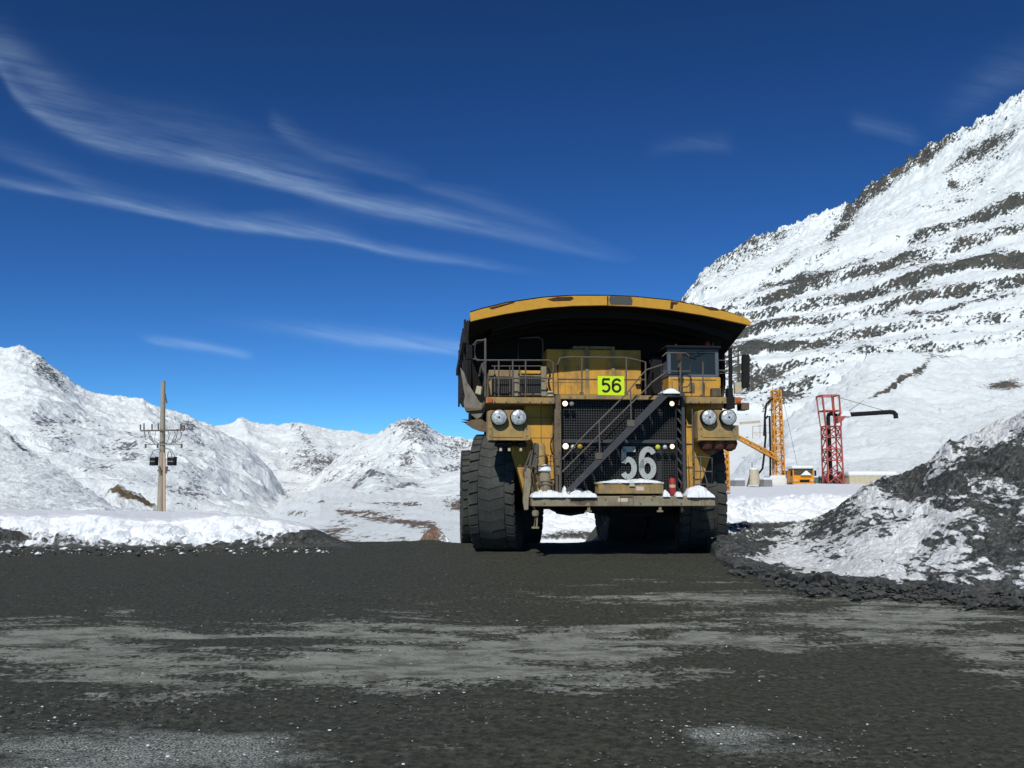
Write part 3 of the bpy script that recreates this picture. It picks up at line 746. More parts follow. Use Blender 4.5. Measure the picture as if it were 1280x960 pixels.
topL = [(-500, 640), (-100, 645), (0, 645), (60, 648), (110, 645), (160, 650), (215, 652), (260, 648), (300, 646), (340, 650), (372, 656), (388, 660), (400, 666), (414, 673), (430, 680), (446, 690)]
footL = [(-500, 688), (0, 687), (200, 686), (330, 686), (400, 685), (426, 686), (440, 690)]
def shBL(X, Y, Z, U, V, T):
    face = np.exp(-((T - 1.1) / .75) ** 2) + 0.15
    w1, c1 = worley(X, Y, Z, .55, 221); lump = .6 * fbm(X, Y, Z, 1.0, 5, .55, 101, True) + 1.3 * (.55 - w1) + .6 * (c1 - .5); big = fbm(X, Y, Z, 3.0, 3, .5, 102); mid_ = fbm(X * 1.3, Y, Z, .34, 4, .6, 103)
    e = 1 - sstep(365, 405, U) * .85
    return X, Y - (.30 * lump + .1 * mid_) * face * e, Z + (.20 * lump + .12 * big + .07 * mid_) * face * e * (T > .02)
def rkBL(X, Y, Z, U, V, T):
    foot = np.interp(U, [p[0] for p in footL], [p[1] for p in footL])
    r = -.03 + np.exp(-((foot - V) / 4.2) ** 2) * .7 + .12 * (1 - sstep(6, 24, foot - V))
    r += blobs(U, V, [(-60, 672, 70, 13, .65), (20, 674, 34, 9, .6), (85, 672, 34, 9, .45), (125, 680, 30, 5, .35), (10, 662, 30, 4, .35), (215, 683, 30, 4, .3), (290, 680, 40, 6, .4), (350, 672, 36, 9, .55), (398, 674, 30, 13, 1.3), (430, 682, 24, 10, 1.4),
                      (320, 665, 12, 6, .35), (160, 672, 26, 8, .25)])
    return r + .17 * fbm(X, Y, Z, 1.2, 4, .6, 105)
loft('snow_bank', [(footL, 'g'), ([(u, v - 9) for u, v in footL], 28.2), (topL, 29.2), ([(u, v - 3) for u, v in topL], 31), ([(-500, 634), (-40, 636), (250, 640), (340, 652), (385, 672), (420, 700), (440, 720)], 46), ([(-500, 634), (0, 636), (300, 645), (420, 720)], 75)],
     np.arange(-480, 440, .9), [26, 70, 30, 24, 8], m_bankL, shBL, rkBL)

footB = [(600, 720), (640, 690), (652, 674), (700, 671), (760, 671), (840, 668), (900, 660), (960, 656), (1060, 655), (1200, 655)]
topB = [(600, 715), (640, 684), (656, 660), (668, 646), (700, 640), (900, 629), (930, 626), (960, 630), (1000, 623), (1030, 621), (1060, 624), (1200, 620)]
def shBR(X, Y, Z, U, V, T):
    T = T - 1; face = np.exp(-((T - .9) / .6) ** 2) + .05
    w1, c1 = worley(X, Y, Z, .7, 231); lump = .6 * fbm(X, Y, Z, 1.1, 5, .55, 111, True) + 1.3 * (.55 - w1) + .6 * (c1 - .5); mid_ = fbm(X, Y, Z, .4, 4, .6, 113)
    return X, Y - (.35 * lump + .12 * mid_) * face, Z + (.24 * lump + .10 * mid_) * face * (T > .02) + .12 * fbm(X, Y, Z, 9, 3, .5, 114) * (T > 1.2)
def rkBR(X, Y, Z, U, V, T):
    foot = np.interp(U, [p[0] for p in footB], [p[1] for p in footB])
    r = -.06 + np.exp(-((foot - V) / 6.0) ** 2) * .6 + blobs(U, V, [(718, 664, 60, 7, .35), (905, 664, 22, 8, .9), (932, 655, 5, 4, .6), (925, 662, 24, 5, .6), (990, 654, 60, 4, .25)])
    return r + .12 * fbm(X, Y, Z, 1.0, 4, .6, 115)
YB1 = [(600, 45), (760, 45.5), (860, 42), (900, 40.5), (960, 42), (1200, 43)]
loft('snow_bank', [([(u, v + 24) for u, v in footB], [(u, y - 1.2) for u, y in YB1]), (footB, YB1), (topB, [(u, y + 2.6) for u, y in YB1]), ([(600, 700), (645, 660), (670, 638), (900, 619), (1200, 612)], 56), ([(600, 700), (645, 660), (670, 618), (900, 606), (980, 606.5), (1010, 605), (1200, 604)], 86),
                   ([(600, 720), (640, 690), (680, 610), (1200, 602)], 104), (700, 140)],
     np.arange(600, 1200, .9), [10, 70, 40, 30, 8, 6], m_bankR, shBR, rkBR)

footP = [(840, 668), (874, 676), (884, 690), (896, 702), (906, 709), (918, 716), (935, 716), (948, 724), (975, 727), (1000, 737), (1030, 733), (1062, 742), (1095, 739), (1125, 747), (1160, 742), (1200, 752), (1240, 749), (1280, 756), (1400, 762), (1900, 800)]
topP = [(840, 668), (870, 672), (893, 662), (905, 657), (930, 657), (945, 663), (960, 665), (1000, 657), (1040, 640), (1068, 620), (1085, 606), (1100, 603), (1130, 600), (1150, 590), (1168, 572), (1180, 560), (1200, 553), (1218, 546), (1240, 532), (1262, 524), (1280, 514), (1330, 498), (1450, 465), (1900, 420)]
YtP = [(840, 22), (893, 27), (930, 29), (1040, 27), (1100, 25.5), (1200, 24), (1280, 23), (1450, 20), (1900, 17)]
def lerp_rows(a, b, t, us_):
    va = np.interp(us_, [p[0] for p in a], [p[1] for p in a]); vb = np.interp(us_, [p[0] for p in b], [p[1] for p in b])
    return list(zip(us_, va * (1 - t) + vb * t))
uP = np.array([840, 870, 874, 884, 893, 905, 930, 945, 960, 1000, 1040, 1068, 1085, 1100, 1130, 1150, 1168, 1180, 1200, 1218, 1240, 1262, 1280, 1330, 1450, 1900.])
def rimv(t): return lerp_rows(footP, topP, t, uP)
def shP(X, Y, Z, U, V, T):
    h = np.clip(Z / 3.0, 0.06, 1)
    w1, c1 = worley(X, Y * .45, Z, 1.0, 201); w2, c2 = worley(X, Y * .45, Z, .36, 211)
    ck = (.62 - w1) * .55 + (c1 - .5) * .30 + ((.6 - w2) * .22 + (c2 - .5) * .12)
    r1 = fbm(X, Y * .5, Z, 1.7, 6, .58, 121, True); r2 = fbm(X, Y * .5, Z, .5, 5, .62, 122); r3 = fbm(X, Y * .5, Z, .18, 4, .6, 123)
    k = np.clip((T - .55) * 1.6, 0, 1)
    amp = .18 + .35 * h
    ch = np.where((T > .0), 1, 0)
    return X + .12 * r2 * k * amp, Y - (.8 * r1 + .35 * r2 + .16 * r3 + 1.6 * ck) * amp * k, Z + (.55 * r1 + .3 * r2 + .2 * r3 + 1.2 * ck) * amp * k * ch
def rkP(X, Y, Z, U, V, T):
    ft = np.interp(U, [p[0] for p in footP], [p[1] for p in footP])
    rim = (1 - sstep(11, 20, ft - V + 7 * fbm(X, Y, Z, .8, 3, .6, 126))) * 1.1
    r = .40 + rim
    r += blobs(U, V, [(1215, 590, 60, 26, .45, -15), (1140, 612, 22, 26, .45, -50), (1270, 640, 60, 30, .40), (1255, 690, 70, 26, .40), (1050, 645, 30, 16, .3, -30), (1100, 655, 26, 10, .3), (925, 680, 40, 18, .55), (1010, 668, 20, 9, .25), (1190, 620, 30, 16, .3), (1165, 700, 30, 12, .2)])
    r -= blobs(U, V, [(1085, 700, 70, 16, .45, -15), (1130, 675, 50, 12, .4, -25), (1180, 655, 30, 10, .35, -20), (1000, 700, 40, 12, .25), (1250, 535, 46, 9, .35, -22), (1170, 580, 12, 20, .3), (985, 690, 26, 14, .25), (1085, 625, 24, 8, .25), (1060, 715, 30, 8, .3), (1180, 640, 14, 8, .3), (1190, 690, 22, 12, .2)])
    w1, c1 = worley(X, Y * .45, Z, 1.0, 201); w2, c2 = worley(X, Y * .45, Z, .36, 211)
    return r + .26 * fbm(X, Y, Z, 1.3, 5, .62, 125) + .34 * (c1 - .5) + .28 * (c2 - .5)
Yf = [(u, H * F / (v - HORIZON)) for u, v in footP]
def Ymix(t, p=1.0): return [(u, float(np.interp(u, [q[0] for q in Yf], [q[1] for q in Yf]) * (1 - t) + np.interp(u, [q[0] for q in YtP], [q[1] for q in YtP]) * t)) for u in uP]
rowsP = [(footP, 'g'), ([(u, v - 11 * min(1, max(.12, (u - 870) / 110))) for u, v in footP], [(u, y + .75) for u, y in Yf]), (rimv(.30), Ymix(.33)), (rimv(.65), Ymix(.66)), (topP, YtP),
         ([(u, v + 6) for u, v in topP], [(u, y + 2.5) for u, y in YtP]), ([(u, max(v + 20, 640)) for u, v in topP], [(u, y + 9) for u, y in YtP])]
loft('dirt_and_snow_heap', rowsP, np.arange(874, 1880, .9).tolist(), [14, 60, 80, 90, 20, 10], m_pile, shP, rkP, smooth=True)

# clods on the rims
pts = []; ptw = []
for i in range(3000):
    u = 872 + 530 * rng.random() ** .8; ft = float(np.interp(u, [p[0] for p in footP], [p[1] for p in footP]))
    v = ft - 2 + rng.gauss(0, 4.5); Y = H * F / (v - HORIZON); X = (u - 640) / F * Y
    if u < 890 or (u < 960 and rng.random() < .6): continue
    pts.append((X, Y, 0.03 + max(0, (ft - v)) * .012, rng.choice([.6, .6, 1, 1, 1.6])))
for i in range(500):
    u = rng.uniform(-100, 420); v = 686 + rng.gauss(2, 3); Y = H * F / (v - HORIZON); X = (u - 640) / F * Y
    (pts if rng.random() < .55 else ptw).append((X, min(Y, 28.4), 0.02, rng.choice([1, 1, 1.6])))
t = NT('dark_clod'); M['clod'] = t.set(t.mix(t.ramp(t.noise(5, 4), .35, .7), (0.035, 0.038, 0.036), (0.08, 0.08, 0.072)), 0.95, 0, t.bump(t.noise(40, 4), .6, .02))
tag(stones('dirt_clods', pts, M['clod'], lo=.015, hi=.075, seed=21, flat=.8), 'dark clods of dirt along the feet of the snow banks', 'dirt')
tag(stones('snow_crumbs', ptw, M['snow'], lo=.01, hi=.06, seed=22, flat=.8), 'white crumbs of snow at the foot of the left bank', 'snow')

exec_truck = True
# ================================================================== HAUL TRUCK
PHI = math.radians(5.0)
T0 = Vector((2.60, 26.5, 0.0))
truck = empty('haul_truck', T0, PHI, 'giant yellow mining haul truck numbered 56 with snow on its front bumper', 'haul truck')
cp, sp_ = math.cos(PHI), math.sin(PHI)
def LP(u, v, d):
    """photo pixel on the plane d metres behind the front axle -> point in the truck's own axes"""
    x, y, z = (float(q) for q in ray(u, v))
    ox, oy, oz = -T0.x, -T0.y, H
    O = (ox * cp + oy * sp_, -ox * sp_ + oy * cp, oz); D = (x * cp + y * sp_, -x * sp_ + y * cp, z)
    k = (d - O[1]) / D[1]
    return (O[0] + D[0] * k, d, O[2] + D[2] * k)
def C(cx, cy, d): return LP(560 + cx / 2.7425, 350 + cy / 2.7425, d)
def cbox(mb, cx0, cy0, cx1, cy1, d0, d1):
    a = C(cx0, cy0, d0); b = C(cx1, cy1, d0)
    return mb.box(a[0], d0, b[2], b[0], d1, a[2])
def cprism(mb, pts, d0, d1): return mb.prism([(C(x, y, d0)[0], C(x, y, d0)[2]) for x, y in pts], d0, d1)
def crad(px, d): return px / 2.7425 * (26.5 + d) / F
def part(mb, name, mat, parent=None, bevel=0.0, smooth=False, label=None):
    if mb.marks:                       # one object per piece
        ms = [(0, 0)] + [m for m in mb.marks if m[0] < len(mb.v) and m[0] > 0] + [(len(mb.v), len(mb.f))]
        for (v0, f0), (v1, f1) in zip(ms[:-1], ms[1:]):
            q = MB(); q.v = mb.v[v0:v1]; q.f = [tuple(i - v0 for i in f) for f in mb.f[f0:f1]]
            o = part(q, name, mat, parent, bevel, smooth, label)
        return o
    o = mb.build(name, mat, parent or truck, smooth=smooth, bevel=bevel)
    if label: o['label'] = label
    return o

# ---- wheels
def tread_tyre(R, W, nb, seed, worn=0.0):
    mb = MB(); rg = random.Random(seed); hw = W / 2
    prof = [(R * .52, -hw * .80), (R * .60, -hw * .93), (R * .76, -hw * 1.02), (R * .90, -hw * .99), (R * .955, -hw * .93), (R * .965, -hw * .5), (R * .965, 0), (R * .965, hw * .5), (R * .955, hw * .93), (R * .90, hw * .99), (R * .76, hw * 1.02), (R * .60, hw * .93), (R * .52, hw * .80)]
    mb.lathe(prof, (0, 0, 0), 'x', 80)
    def block(a0, a1, x0, x1, r0, r1, sk):
        vs = []
        for r in (r0, r1):
            for x, a in ((x0, a0), (x1, a0 + sk), (x1, a1 + sk), (x0, a1)):
                vs.append((x, r * math.cos(a), r * math.sin(a)))
        mb.add(vs, [(0, 3, 2, 1), (4, 5, 6, 7), (0, 1, 5, 4), (1, 2, 6, 5), (2, 3, 7, 6), (3, 0, 4, 7)])
    for i in range(nb):
        a = 2 * math.pi * i / nb; st_ = 2 * math.pi / nb; g = st_ * .10
        for s in (-1, 1):
            j = rg.uniform(-.006, .006)
            block(a + g, a + st_ - g, s * hw * .60, s * hw * .985, R * .93, R * (.995 + j - worn), .03 * 1)
            block(a + g * 1.5, a + st_ - g * 1.5, s * hw * .985, s * hw * 1.03, R * .84, R * (.975 + j), 0)
        # centre lugs
        b = a + st_ / 2
        block(b + g * .3, b + st_ - g * .3, -hw * .57, -hw * .005, R * .93, R * (.998 - worn + rg.uniform(-.004, .004)), .05)
        block(b + g * .3 + .03, b + st_ - g * .3 + .03, hw * .0, hw * .57, R * .93, R * (.998 - worn + rg.uniform(-.004, .004)), -.05)
    return mb
def rim_mb(R, W, out=1):
    mb = MB(); hw = W / 2
    prof = [(R * .15, 0), (R * .2, out * hw * .3), (R * .36, out * hw * .35), (R * .40, out * hw * .1), (R * .50, out * hw * .2), (R * .54, out * hw * .84), (R * .56, out * hw * .86), (R * .57, out * hw * .7), (R * .5, -out * hw * .7)]
    mb.lathe(prof, (0, 0, 0), 'x', 40)
    for k in range(12):
        a = k * math.pi / 6; mb.lathe([(.035, out * hw * .3), (.035, out * hw * .42)], (0, R * .28 * math.cos(a), R * .28 * math.sin(a)), 'x', 6)
    return mb
FR, FW = 1.72, 1.26
def wheel(x, d, z, R, W, steer, out, seed, label=None):
    w = rim_mb(R, W, out).build('wheel', M['yellow_dusty'], truck, smooth=True)
    w.location = (x, d, z + R); w.rotation_euler = (0, 0, steer)
    ty = tread_tyre(R, W, 34, seed, .004).build('tyre', M['rubber'], w, smooth=True, bevel=0)
    if label: w['label'] = label
    return w
wheel(-3.02, 0, 0, FR, FW, math.radians(-11), -1, 1, 'front wheel turned towards the camera, beside the headlight box')
wheel(3.02, 0.0, 0, FR, FW, math.radians(-11), 1, 2, 'front wheel half hidden behind the right end of the bumper')
for x, o_ in ((-3.28, -1), (-1.80, 1), (1.86, -1), (3.28, 1)):
    wheel(x, 5.9, -0.26, FR + .0, 1.28, 0, o_, 5 + int(x * 3))
# axles, frame rails
mb = MB(); mb.tube([(-2.5, 0, 1.6), (2.5, 0, 1.6)], .28, 12); mb.cut(); mb.tube([(-3.0, 5.9, 1.45), (3.0, 5.9, 1.45)], .42, 14); mb.lathe([(.3, -.7), (.62, -.5), (.7, 0), (.62, .5), (.3, .7)], (0, 5.7, 1.5), 'x', 20)
part(mb, 'axle', M['black'], smooth=True)
mb = MB()
for x in (-1.15, 1.15): mb.box(x - .2, -1.25, 1.75, x + .2, 8.2, 2.5)
for y in (-1.1, 1.2, 3.6, 7.6): mb.box(-.95, y - .15, 1.85, .95, y + .15, 2.4)
mb.box(-1.3, -1.2, 1.3, 1.3, -.6, 1.9)
part(mb, 'frame', M['black'], bevel=.02)
mb = MB()
for s in (-1, 1):
    mb.cut(); mb.tube([(s * 2.15, -.1, 1.5), (s * 1.9, -.1, 3.9)], .26, 14); mb.tube([(s * 2.2, -.1, 1.2), (s * 2.2, -.1, 1.9)], .34, 14)
part(mb, 'suspension_strut', M['black'], smooth=True)
# tank / engine bulk in the dark between the wheels
mb = MB(); mb.box(.2, -.6, 1.0, 2.1, 3.2, 2.6); part(mb, 'oil_tank', M['black'], bevel=.05)
mb = MB(); mb.box(-1.35, -1.7, 2.1, 2.3, 1.2, 3.9); part(mb, 'engine', M['black'], bevel=.05)

# ---- front bumper platform
mb = MB(); cbox(mb, 287, 741, 917, 775, -3.05, -1.95)
part(mb, 'front_bumper', M['tan'], bevel=.02)
bf = -3.05
mb = MB()
for x in (483, 728): mb.cut(); cbox(mb, x - 5, 775, x + 5, 792, bf + .05, bf + .12); cbox(mb, x - 10, 790, x + 10, 796, bf + .04, bf + .14)
part(mb, 'tow_lug', M['tan'], bevel=.008)
mb = MB()
for x in (510, 590, 634, 833, 868): mb.cut(); cbox(mb, x, 742, x + 2, 774, bf - .012, bf)
mb.cut(); cbox(mb, 590, 739, 634, 744, bf - .02, bf); mb.cut(); cbox(mb, 700, 739, 712, 743, bf - .02, bf)
part(mb, 'bumper_seam', M['brown'])
mb = MB(); cbox(mb, 583, 748, 616, 760, bf - .006, bf); part(mb, 'decal', M['decal'])
# rust stains under the snow
mb = MB(); cprism(mb, [(345, 742), (372, 742), (368, 752), (350, 756)], bf - .004, bf); mb.cut(); cprism(mb, [(415, 748), (500, 744), (505, 770), (490, 774), (482, 760), (465, 772), (440, 770), (430, 762), (418, 766)], bf - .004, bf)
part(mb, 'rust_stain', M['brown'])
# tool box on the bumper
mb = MB(); cbox(mb, 516, 696, 739, 733, -3.0, -2.45)
bx = part(mb, 'tool_box', M['yellow_dusty'], bevel=.02)
mb = MB(); cbox(mb, 512, 693, 741, 699, -3.02, -2.43); part(mb, 'lid', M['cream'], bx, bevel=.01)
mb = MB(); cbox(mb, 622, 690, 640, 708, -3.05, -3.02); part(mb, 'latch', M['cream'], bx, bevel=.005)
mb = MB(); cbox(mb, 645, 708, 672, 722, -3.006, -3.0); part(mb, 'decal', M['decal'], bx)
# snow on bumper
def snow_cap(cx0, cx1, cy, d0, d1, h, seed, name='snow_cap', nx=60, ny=26, pw=.5, label=None, droop=0.0):
    a = C(cx0, cy, d0); b = C(cx1, cy, d0); z = a[2]
    X, Y = np.meshgrid(np.linspace(a[0], b[0], nx), np.linspace(d0, d1, ny))
    s = (X - a[0]) / (b[0] - a[0]); t_ = (Y - d0) / (d1 - d0)
    e = np.clip(4 * s * (1 - s), 0, 1) ** pw * np.clip(4 * t_ * (1 - t_), 0, 1) ** .3
    Z = h * e * (1 + .75 * fbm(X, Y, seed * 3.1, .30, 4, .55, seed) + .25 * fbm(X, Y, 0, .08, 3, .6, seed))
    X = X + .04 * fbm(X, Y, 9, .12, 3, .6, seed + 3); Y = Y - (1 - t_) * .05 * (1 + fbm(X, 0, 3, .2, 3, .6, seed + 5)) * (s > .01) * (s < .99)
    Z = z + Z - droop * (1 - e)
    me = bpy.data.meshes.new(name); vs = [tuple(map(float, p)) for p in np.stack([X, Y, Z], -1).reshape(-1, 3)]
    fs = [(i * nx + j, i * nx + j + 1, (i + 1) * nx + j + 1, (i + 1) * nx + j) for i in range(ny - 1) for j in range(nx - 1)]
    n0 = len(vs); ring = [j for j in range(nx)] + [i * nx + nx - 1 for i in range(1, ny)] + [(ny - 1) * nx + j for j in range(nx - 2, -1, -1)] + [i * nx for i in range(ny - 2, 0, -1)]
    vs += [(vs[i][0], vs[i][1], z - .01 - droop) for i in ring]; m = len(ring)
    for k in range(m): fs.append((ring[(k + 1) % m], ring[k], n0 + k, n0 + (k + 1) % m))
    me.from_pydata(vs, [], fs); me.materials.append(M['snow'])
    for p in me.polygons: p.use_smooth = True
    o = bpy.data.objects.new(name, me); scene.collection.objects.link(o); o.parent = truck
    if label: o['label'] = label
    return o
snow_cap(286, 402, 744, -3.09, -2.1, .18, 1, label='snow heaped on the left end of the bumper')
snow_cap(395, 418, 744, -3.05, -2.3, .22, 7, nx=24)
snow_cap(416, 513, 744, -3.10, -2.1, .18, 2, label='snow heaped between the stair foot and the tool box')
snow_cap(820, 915, 744, -3.09, -2.1, .26, 19, label='snow heaped on the right end of the bumper')
snow_cap(524, 732, 694, -3.0, -2.5, .08, 4, label='thin snow lying on the tool box lid')
snow_cap(738, 758, 742, -3.05, -2.5, .16, 5, nx=24); snow_cap(780, 806, 742, -3.05, -2.5, .12, 6, nx=24)

# fire extinguisher
mb = MB(); a = C(770, 735, -2.9); r = crad(11, -2.9); top = C(770, 668, -2.9)[2]; hgt = top - a[2]
mb.lathe([(r * .9, 0), (r, .03), (r, hgt * .72), (r * .75, hgt * .82), (r * .3, hgt * .86), (r * .3, hgt), (r * .1, hgt + .01)], a, 'z', 16)
fe = part(mb, 'fire_extinguisher', M['red'], smooth=True)
mb = MB(); mb.lathe([(r * 1.01, hgt * .35), (r * 1.01, hgt * .5)], a, 'z', 16); part(mb, 'label_band', M['cream'], fe, smooth=True)
mb = MB(); mb.box(a[0] - .03, a[1] - .1, a[2] + hgt * .92, a[0] + .03, a[1] + .05, a[2] + hgt * 1.02); mb.tube([(a[0], a[1], a[2] + hgt * .92), (a[0] + .12, a[1] - .05, a[2] + hgt * .9), (a[0] + .14, a[1] - .03, a[2] + hgt * .3)], .012, 6)
part(mb, 'handle', M['black'], fe)

# ---- radiator
gd = -2.35
mb = MB(); cbox(mb, 388, 408, 784, 742, gd + .10, gd + .9)
part(mb, 'radiator', M['black'])
mb = MB(); a = C(390, 410, gd); b = C(782, 735, gd)
n = 46
for i in range(n + 1):
    x = a[0] + (b[0] - a[0]) * i / n; mb.box(x - .006, gd, b[2], x + .006, gd + .015, a[2])
n = 38
for i in range(n + 1):
    z = b[2] + (a[2] - b[2]) * i / n; mb.box(a[0], gd - .012, z - .006, b[0], gd - .002, z + .006)
t = NT('grille_wire'); M['wire'] = t.set((0.055, 0.055, 0.052), .55, .2)
part(mb, 'radiator_grille', M['wire'])
mb = MB(); cbox(mb, 392, 547, 780, 560, gd - .10, gd - .02); cbox(mb, 716, 560, 736, 735, gd + .03, gd + .08)
part(mb, 'cross_bar', M['grey'], bevel=.01)
# side posts of the grille
mb = MB(); cprism(mb, [(366, 395), (388, 395), (390, 735), (372, 735), (364, 560)], gd - .25, gd + .15)
part(mb, 'grille_post', M['brown'], bevel=.015)
mb = MB(); mb2 = MB()
cbox(mb, 800, 392, 818, 728, gd - .3, gd - .12)
cbox(mb, 782, 400, 788, 728, gd - .28, gd - .16)
for k in range(9):
    y = 440 + k * 34; mb.bar(C(786, y, gd - .22), C(802, y + 22, gd - .22), .05)
part(mb, 'grille_post', M['grey'], bevel=.008, label='dark latticed post under the stair landing')

# ---- deck (walkway) slabs and fascias
mb = MB(); cbox(mb, 130, 401, 366, 424, -2.75, 0.1)
part(mb, 'deck', M['yellow_dusty'], bevel=.015)
mb = MB(); cbox(mb, 384, 393, 736, 411, -2.6, -.2)
part(mb, 'deck', M['yellow_dusty'], bevel=.015)
mb = MB(); cbox(mb, 818, 400, 1006, 424, -2.75, -.1)
part(mb, 'deck', M['yellow_dusty'], bevel=.015)
mb = MB(); cbox(mb, 138, 405, 152, 420, -2.80, -2.755); part(mb, 'marker_lamp', M['orangelens'], bevel=.005)
mb = MB(); cbox(mb, 990, 405, 1004, 420, -2.80, -2.755); part(mb, 'marker_lamp', M['orangelens'], bevel=.005)
mb = MB(); cbox(mb, 1006, 420, 1034, 445, -2.6, -2.2); part(mb, 'bracket', M['brown'], bevel=.02)
# small work lamps under deck
def lamp(cx, cy, d, rpx, mat, name='work_lamp', label=None, deep=.10):
    c = C(cx, cy, d); r = crad(rpx, d)
    mb = MB(); mb.lathe([(r * .5, deep), (r * .95, deep * .6), (r * 1.18, 0), (r * 1.18, -.015), (r * 1.02, -.02)], c, 'y', 20)
    o = part(mb, name, M['black'], smooth=True, label=label)
    mb = MB(); mb.lathe([(r * 1.02, -.012), (r * .8, -.035), (r * .4, -.05), (r * .05, -.053)], c, 'y', 20)
    part(mb, 'lens', mat, o, smooth=True)
    return o
lamp(401, 424, gd - .3, 9.5, M['lit'], label='lit lamp at the top left of the grille'); lamp(424, 425, gd - .3, 8, M['galv'])
lamp(403, 570, gd - .3, 10.5, M['lit'], label='lit lamp at the middle left of the grille'); lamp(428, 572, gd - .28, 8, M['lens']); lamp(452, 571, gd - .28, 9, M['amber'])
lamp(719, 573, gd - .28, 9, M['limelens']); lamp(743, 573, gd - .28, 8, M['lens']); lamp(768, 571, gd - .3, 8.5, M['lit'], label='lit lamp at the middle right of the grille')
lamp(767, 424, gd - .3, 9, M['lit'], label='lit lamp under the stair landing'); lamp(744, 424, gd - .28, 8, M['black'])

# ---- headlight boxes
def light_box(x0, x1, cxs, tag_):
    d = -2.85
    mb = MB(); cprism(mb, [(x0, 450), (x0 + 12, 446), (x1 - 20, 446), (x1 - 18, 500), (x1, 500), (x1, 545), (x1 - 12, 550), (x0 + 14, 550), (x0 + 4, 556), (x0, 540)], d, d + .55)
    o = part(mb, 'headlight_box', M['yellow_dusty'], bevel=.02, label=tag_)
    mb = MB(); cbox(mb, x0 + 18, 505, x1 - 24, 540, d - .02, d); cbox(mb, x0, 500, x0 + 16, 552, d - .03, d + .02); cbox(mb, x1 - 20, 498, x1 + 2, 548, d - .03, d + .02)
    cbox(mb, x0 + 4, 546, x1 - 6, 550, d - .06, d - .02)
    part(mb, 'panel', M['yellow_dusty'], o, bevel=.01)
    for cx in cxs:
        c = C(cx, 471, d - .14); r = crad(26, d)
        mb = MB(); mb.lathe([(r * .7, .2), (r * 1.08, .16), (r * 1.10, 0), (r * 1.08, -.03), (r * .98, -.03)], c, 'y', 40)
        h = part(mb, 'headlight', M['black'], smooth=True)
        mb = MB(); mb.lathe([(r * .99, -.028), (r * .9, -.045), (r * .6, -.065), (r * .3, -.075), (r * .02, -.078)], c, 'y', 40)
        part(mb, 'lens', M['lens'], h, smooth=True)
        mb = MB(); mb.lathe([(r * .14, -.077), (r * .13, -.09), (r * .02, -.095)], c, 'y', 16)
        part(mb, 'bulb_cap', M['grey'], h, smooth=True)
    return o
light_box(135, 281, (175, 242), 'dusty headlight box on the left of the grille')
light_box(856, 996, (895, 961), 'dusty headlight box on the right of the grille')
mb = MB()
for x in (180, 208, 250):
    mb.cut(); c = C(x, 570, -2.6); mb.lathe([(.09, .14), (.16, .08), (.16, 0), (.06, -.02)], c, 'z', 12); 
part(mb, 'rubber_mount', M['black'], smooth=True)
mb = MB()
for x in (181, 210, 250): mb.cut(); c = C(x, 576, -2.7); mb.lathe([(.035, 0), (.04, -.08)], c, 'z', 10)
part(mb, 'bolt', M['cream'], smooth=True)
mb = MB()
for x in (885, 925, 965): mb.cut(); c = C(x, 562, -2.6); mb.lathe([(.2, .1), (.22, 0), (.16, -.14), (.05, -.2)], c, 'z', 12)
part(mb, 'rubber_mount', M['burn'], smooth=True)
mb = MB(); cprism(mb, [(862, 548), (960, 556), (940, 580), (905, 600), (880, 585)], -2.5, -2.25); part(mb, 'bracket', M['brown'], bevel=.02)

# ---- fenders / side panels around the radiator
mb = MB(); cprism(mb, [(268, 424), (366, 424), (368, 742), (276, 745), (262, 735), (222, 590), (222, 560), (240, 556), (268, 540)], -2.15, -1.6)
part(mb, 'front_panel', M['yellow'], bevel=.03)
mb = MB(); cprism(mb, [(816, 424), (905, 424), (905, 580), (902, 600), (868, 700), (866, 742), (816, 742)], -2.15, -1.6)
part(mb, 'front_panel', M['yellow'], bevel=.03)
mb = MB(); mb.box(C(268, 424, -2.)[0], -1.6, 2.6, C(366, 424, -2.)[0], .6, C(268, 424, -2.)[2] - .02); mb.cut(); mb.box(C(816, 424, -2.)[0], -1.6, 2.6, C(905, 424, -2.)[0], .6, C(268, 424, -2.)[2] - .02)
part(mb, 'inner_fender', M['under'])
# seams and ladder on right panel
mb = MB()
for y in (500, 560, 640): cbox(mb, 818, y, 838, y + 3, -2.18, -2.152)
cbox(mb, 838, 400, 842, 735, -2.6, -2.56); cbox(mb, 824, 600, 827, 720, -2.5, -2.46)
part(mb, 'drain_pipe', M['rail'])

# ---- hood / centre housing behind the walkway
mb = MB(); hd = -1.05
cbox(mb, 338, 236, 664, 396, hd, .1)
part(mb, 'engine_housing', M['yellow'], bevel=.03)
mb = MB()
for x in (470, 560): cbox(mb, x, 230, x + 14, 394, hd - .04, hd - .004)
cbox(mb, 430, 226, 572, 238, hd + .05, 0.0)
part(mb, 'housing_rib', M['yellow_dusty'], bevel=.01)
mb = MB(); cbox(mb, 645, 356, 664, 360, hd - .12, hd - .02); cbox(mb, 662, 348, 665, 366, hd - .12, hd - .02); part(mb, 'door_handle', M['black'])

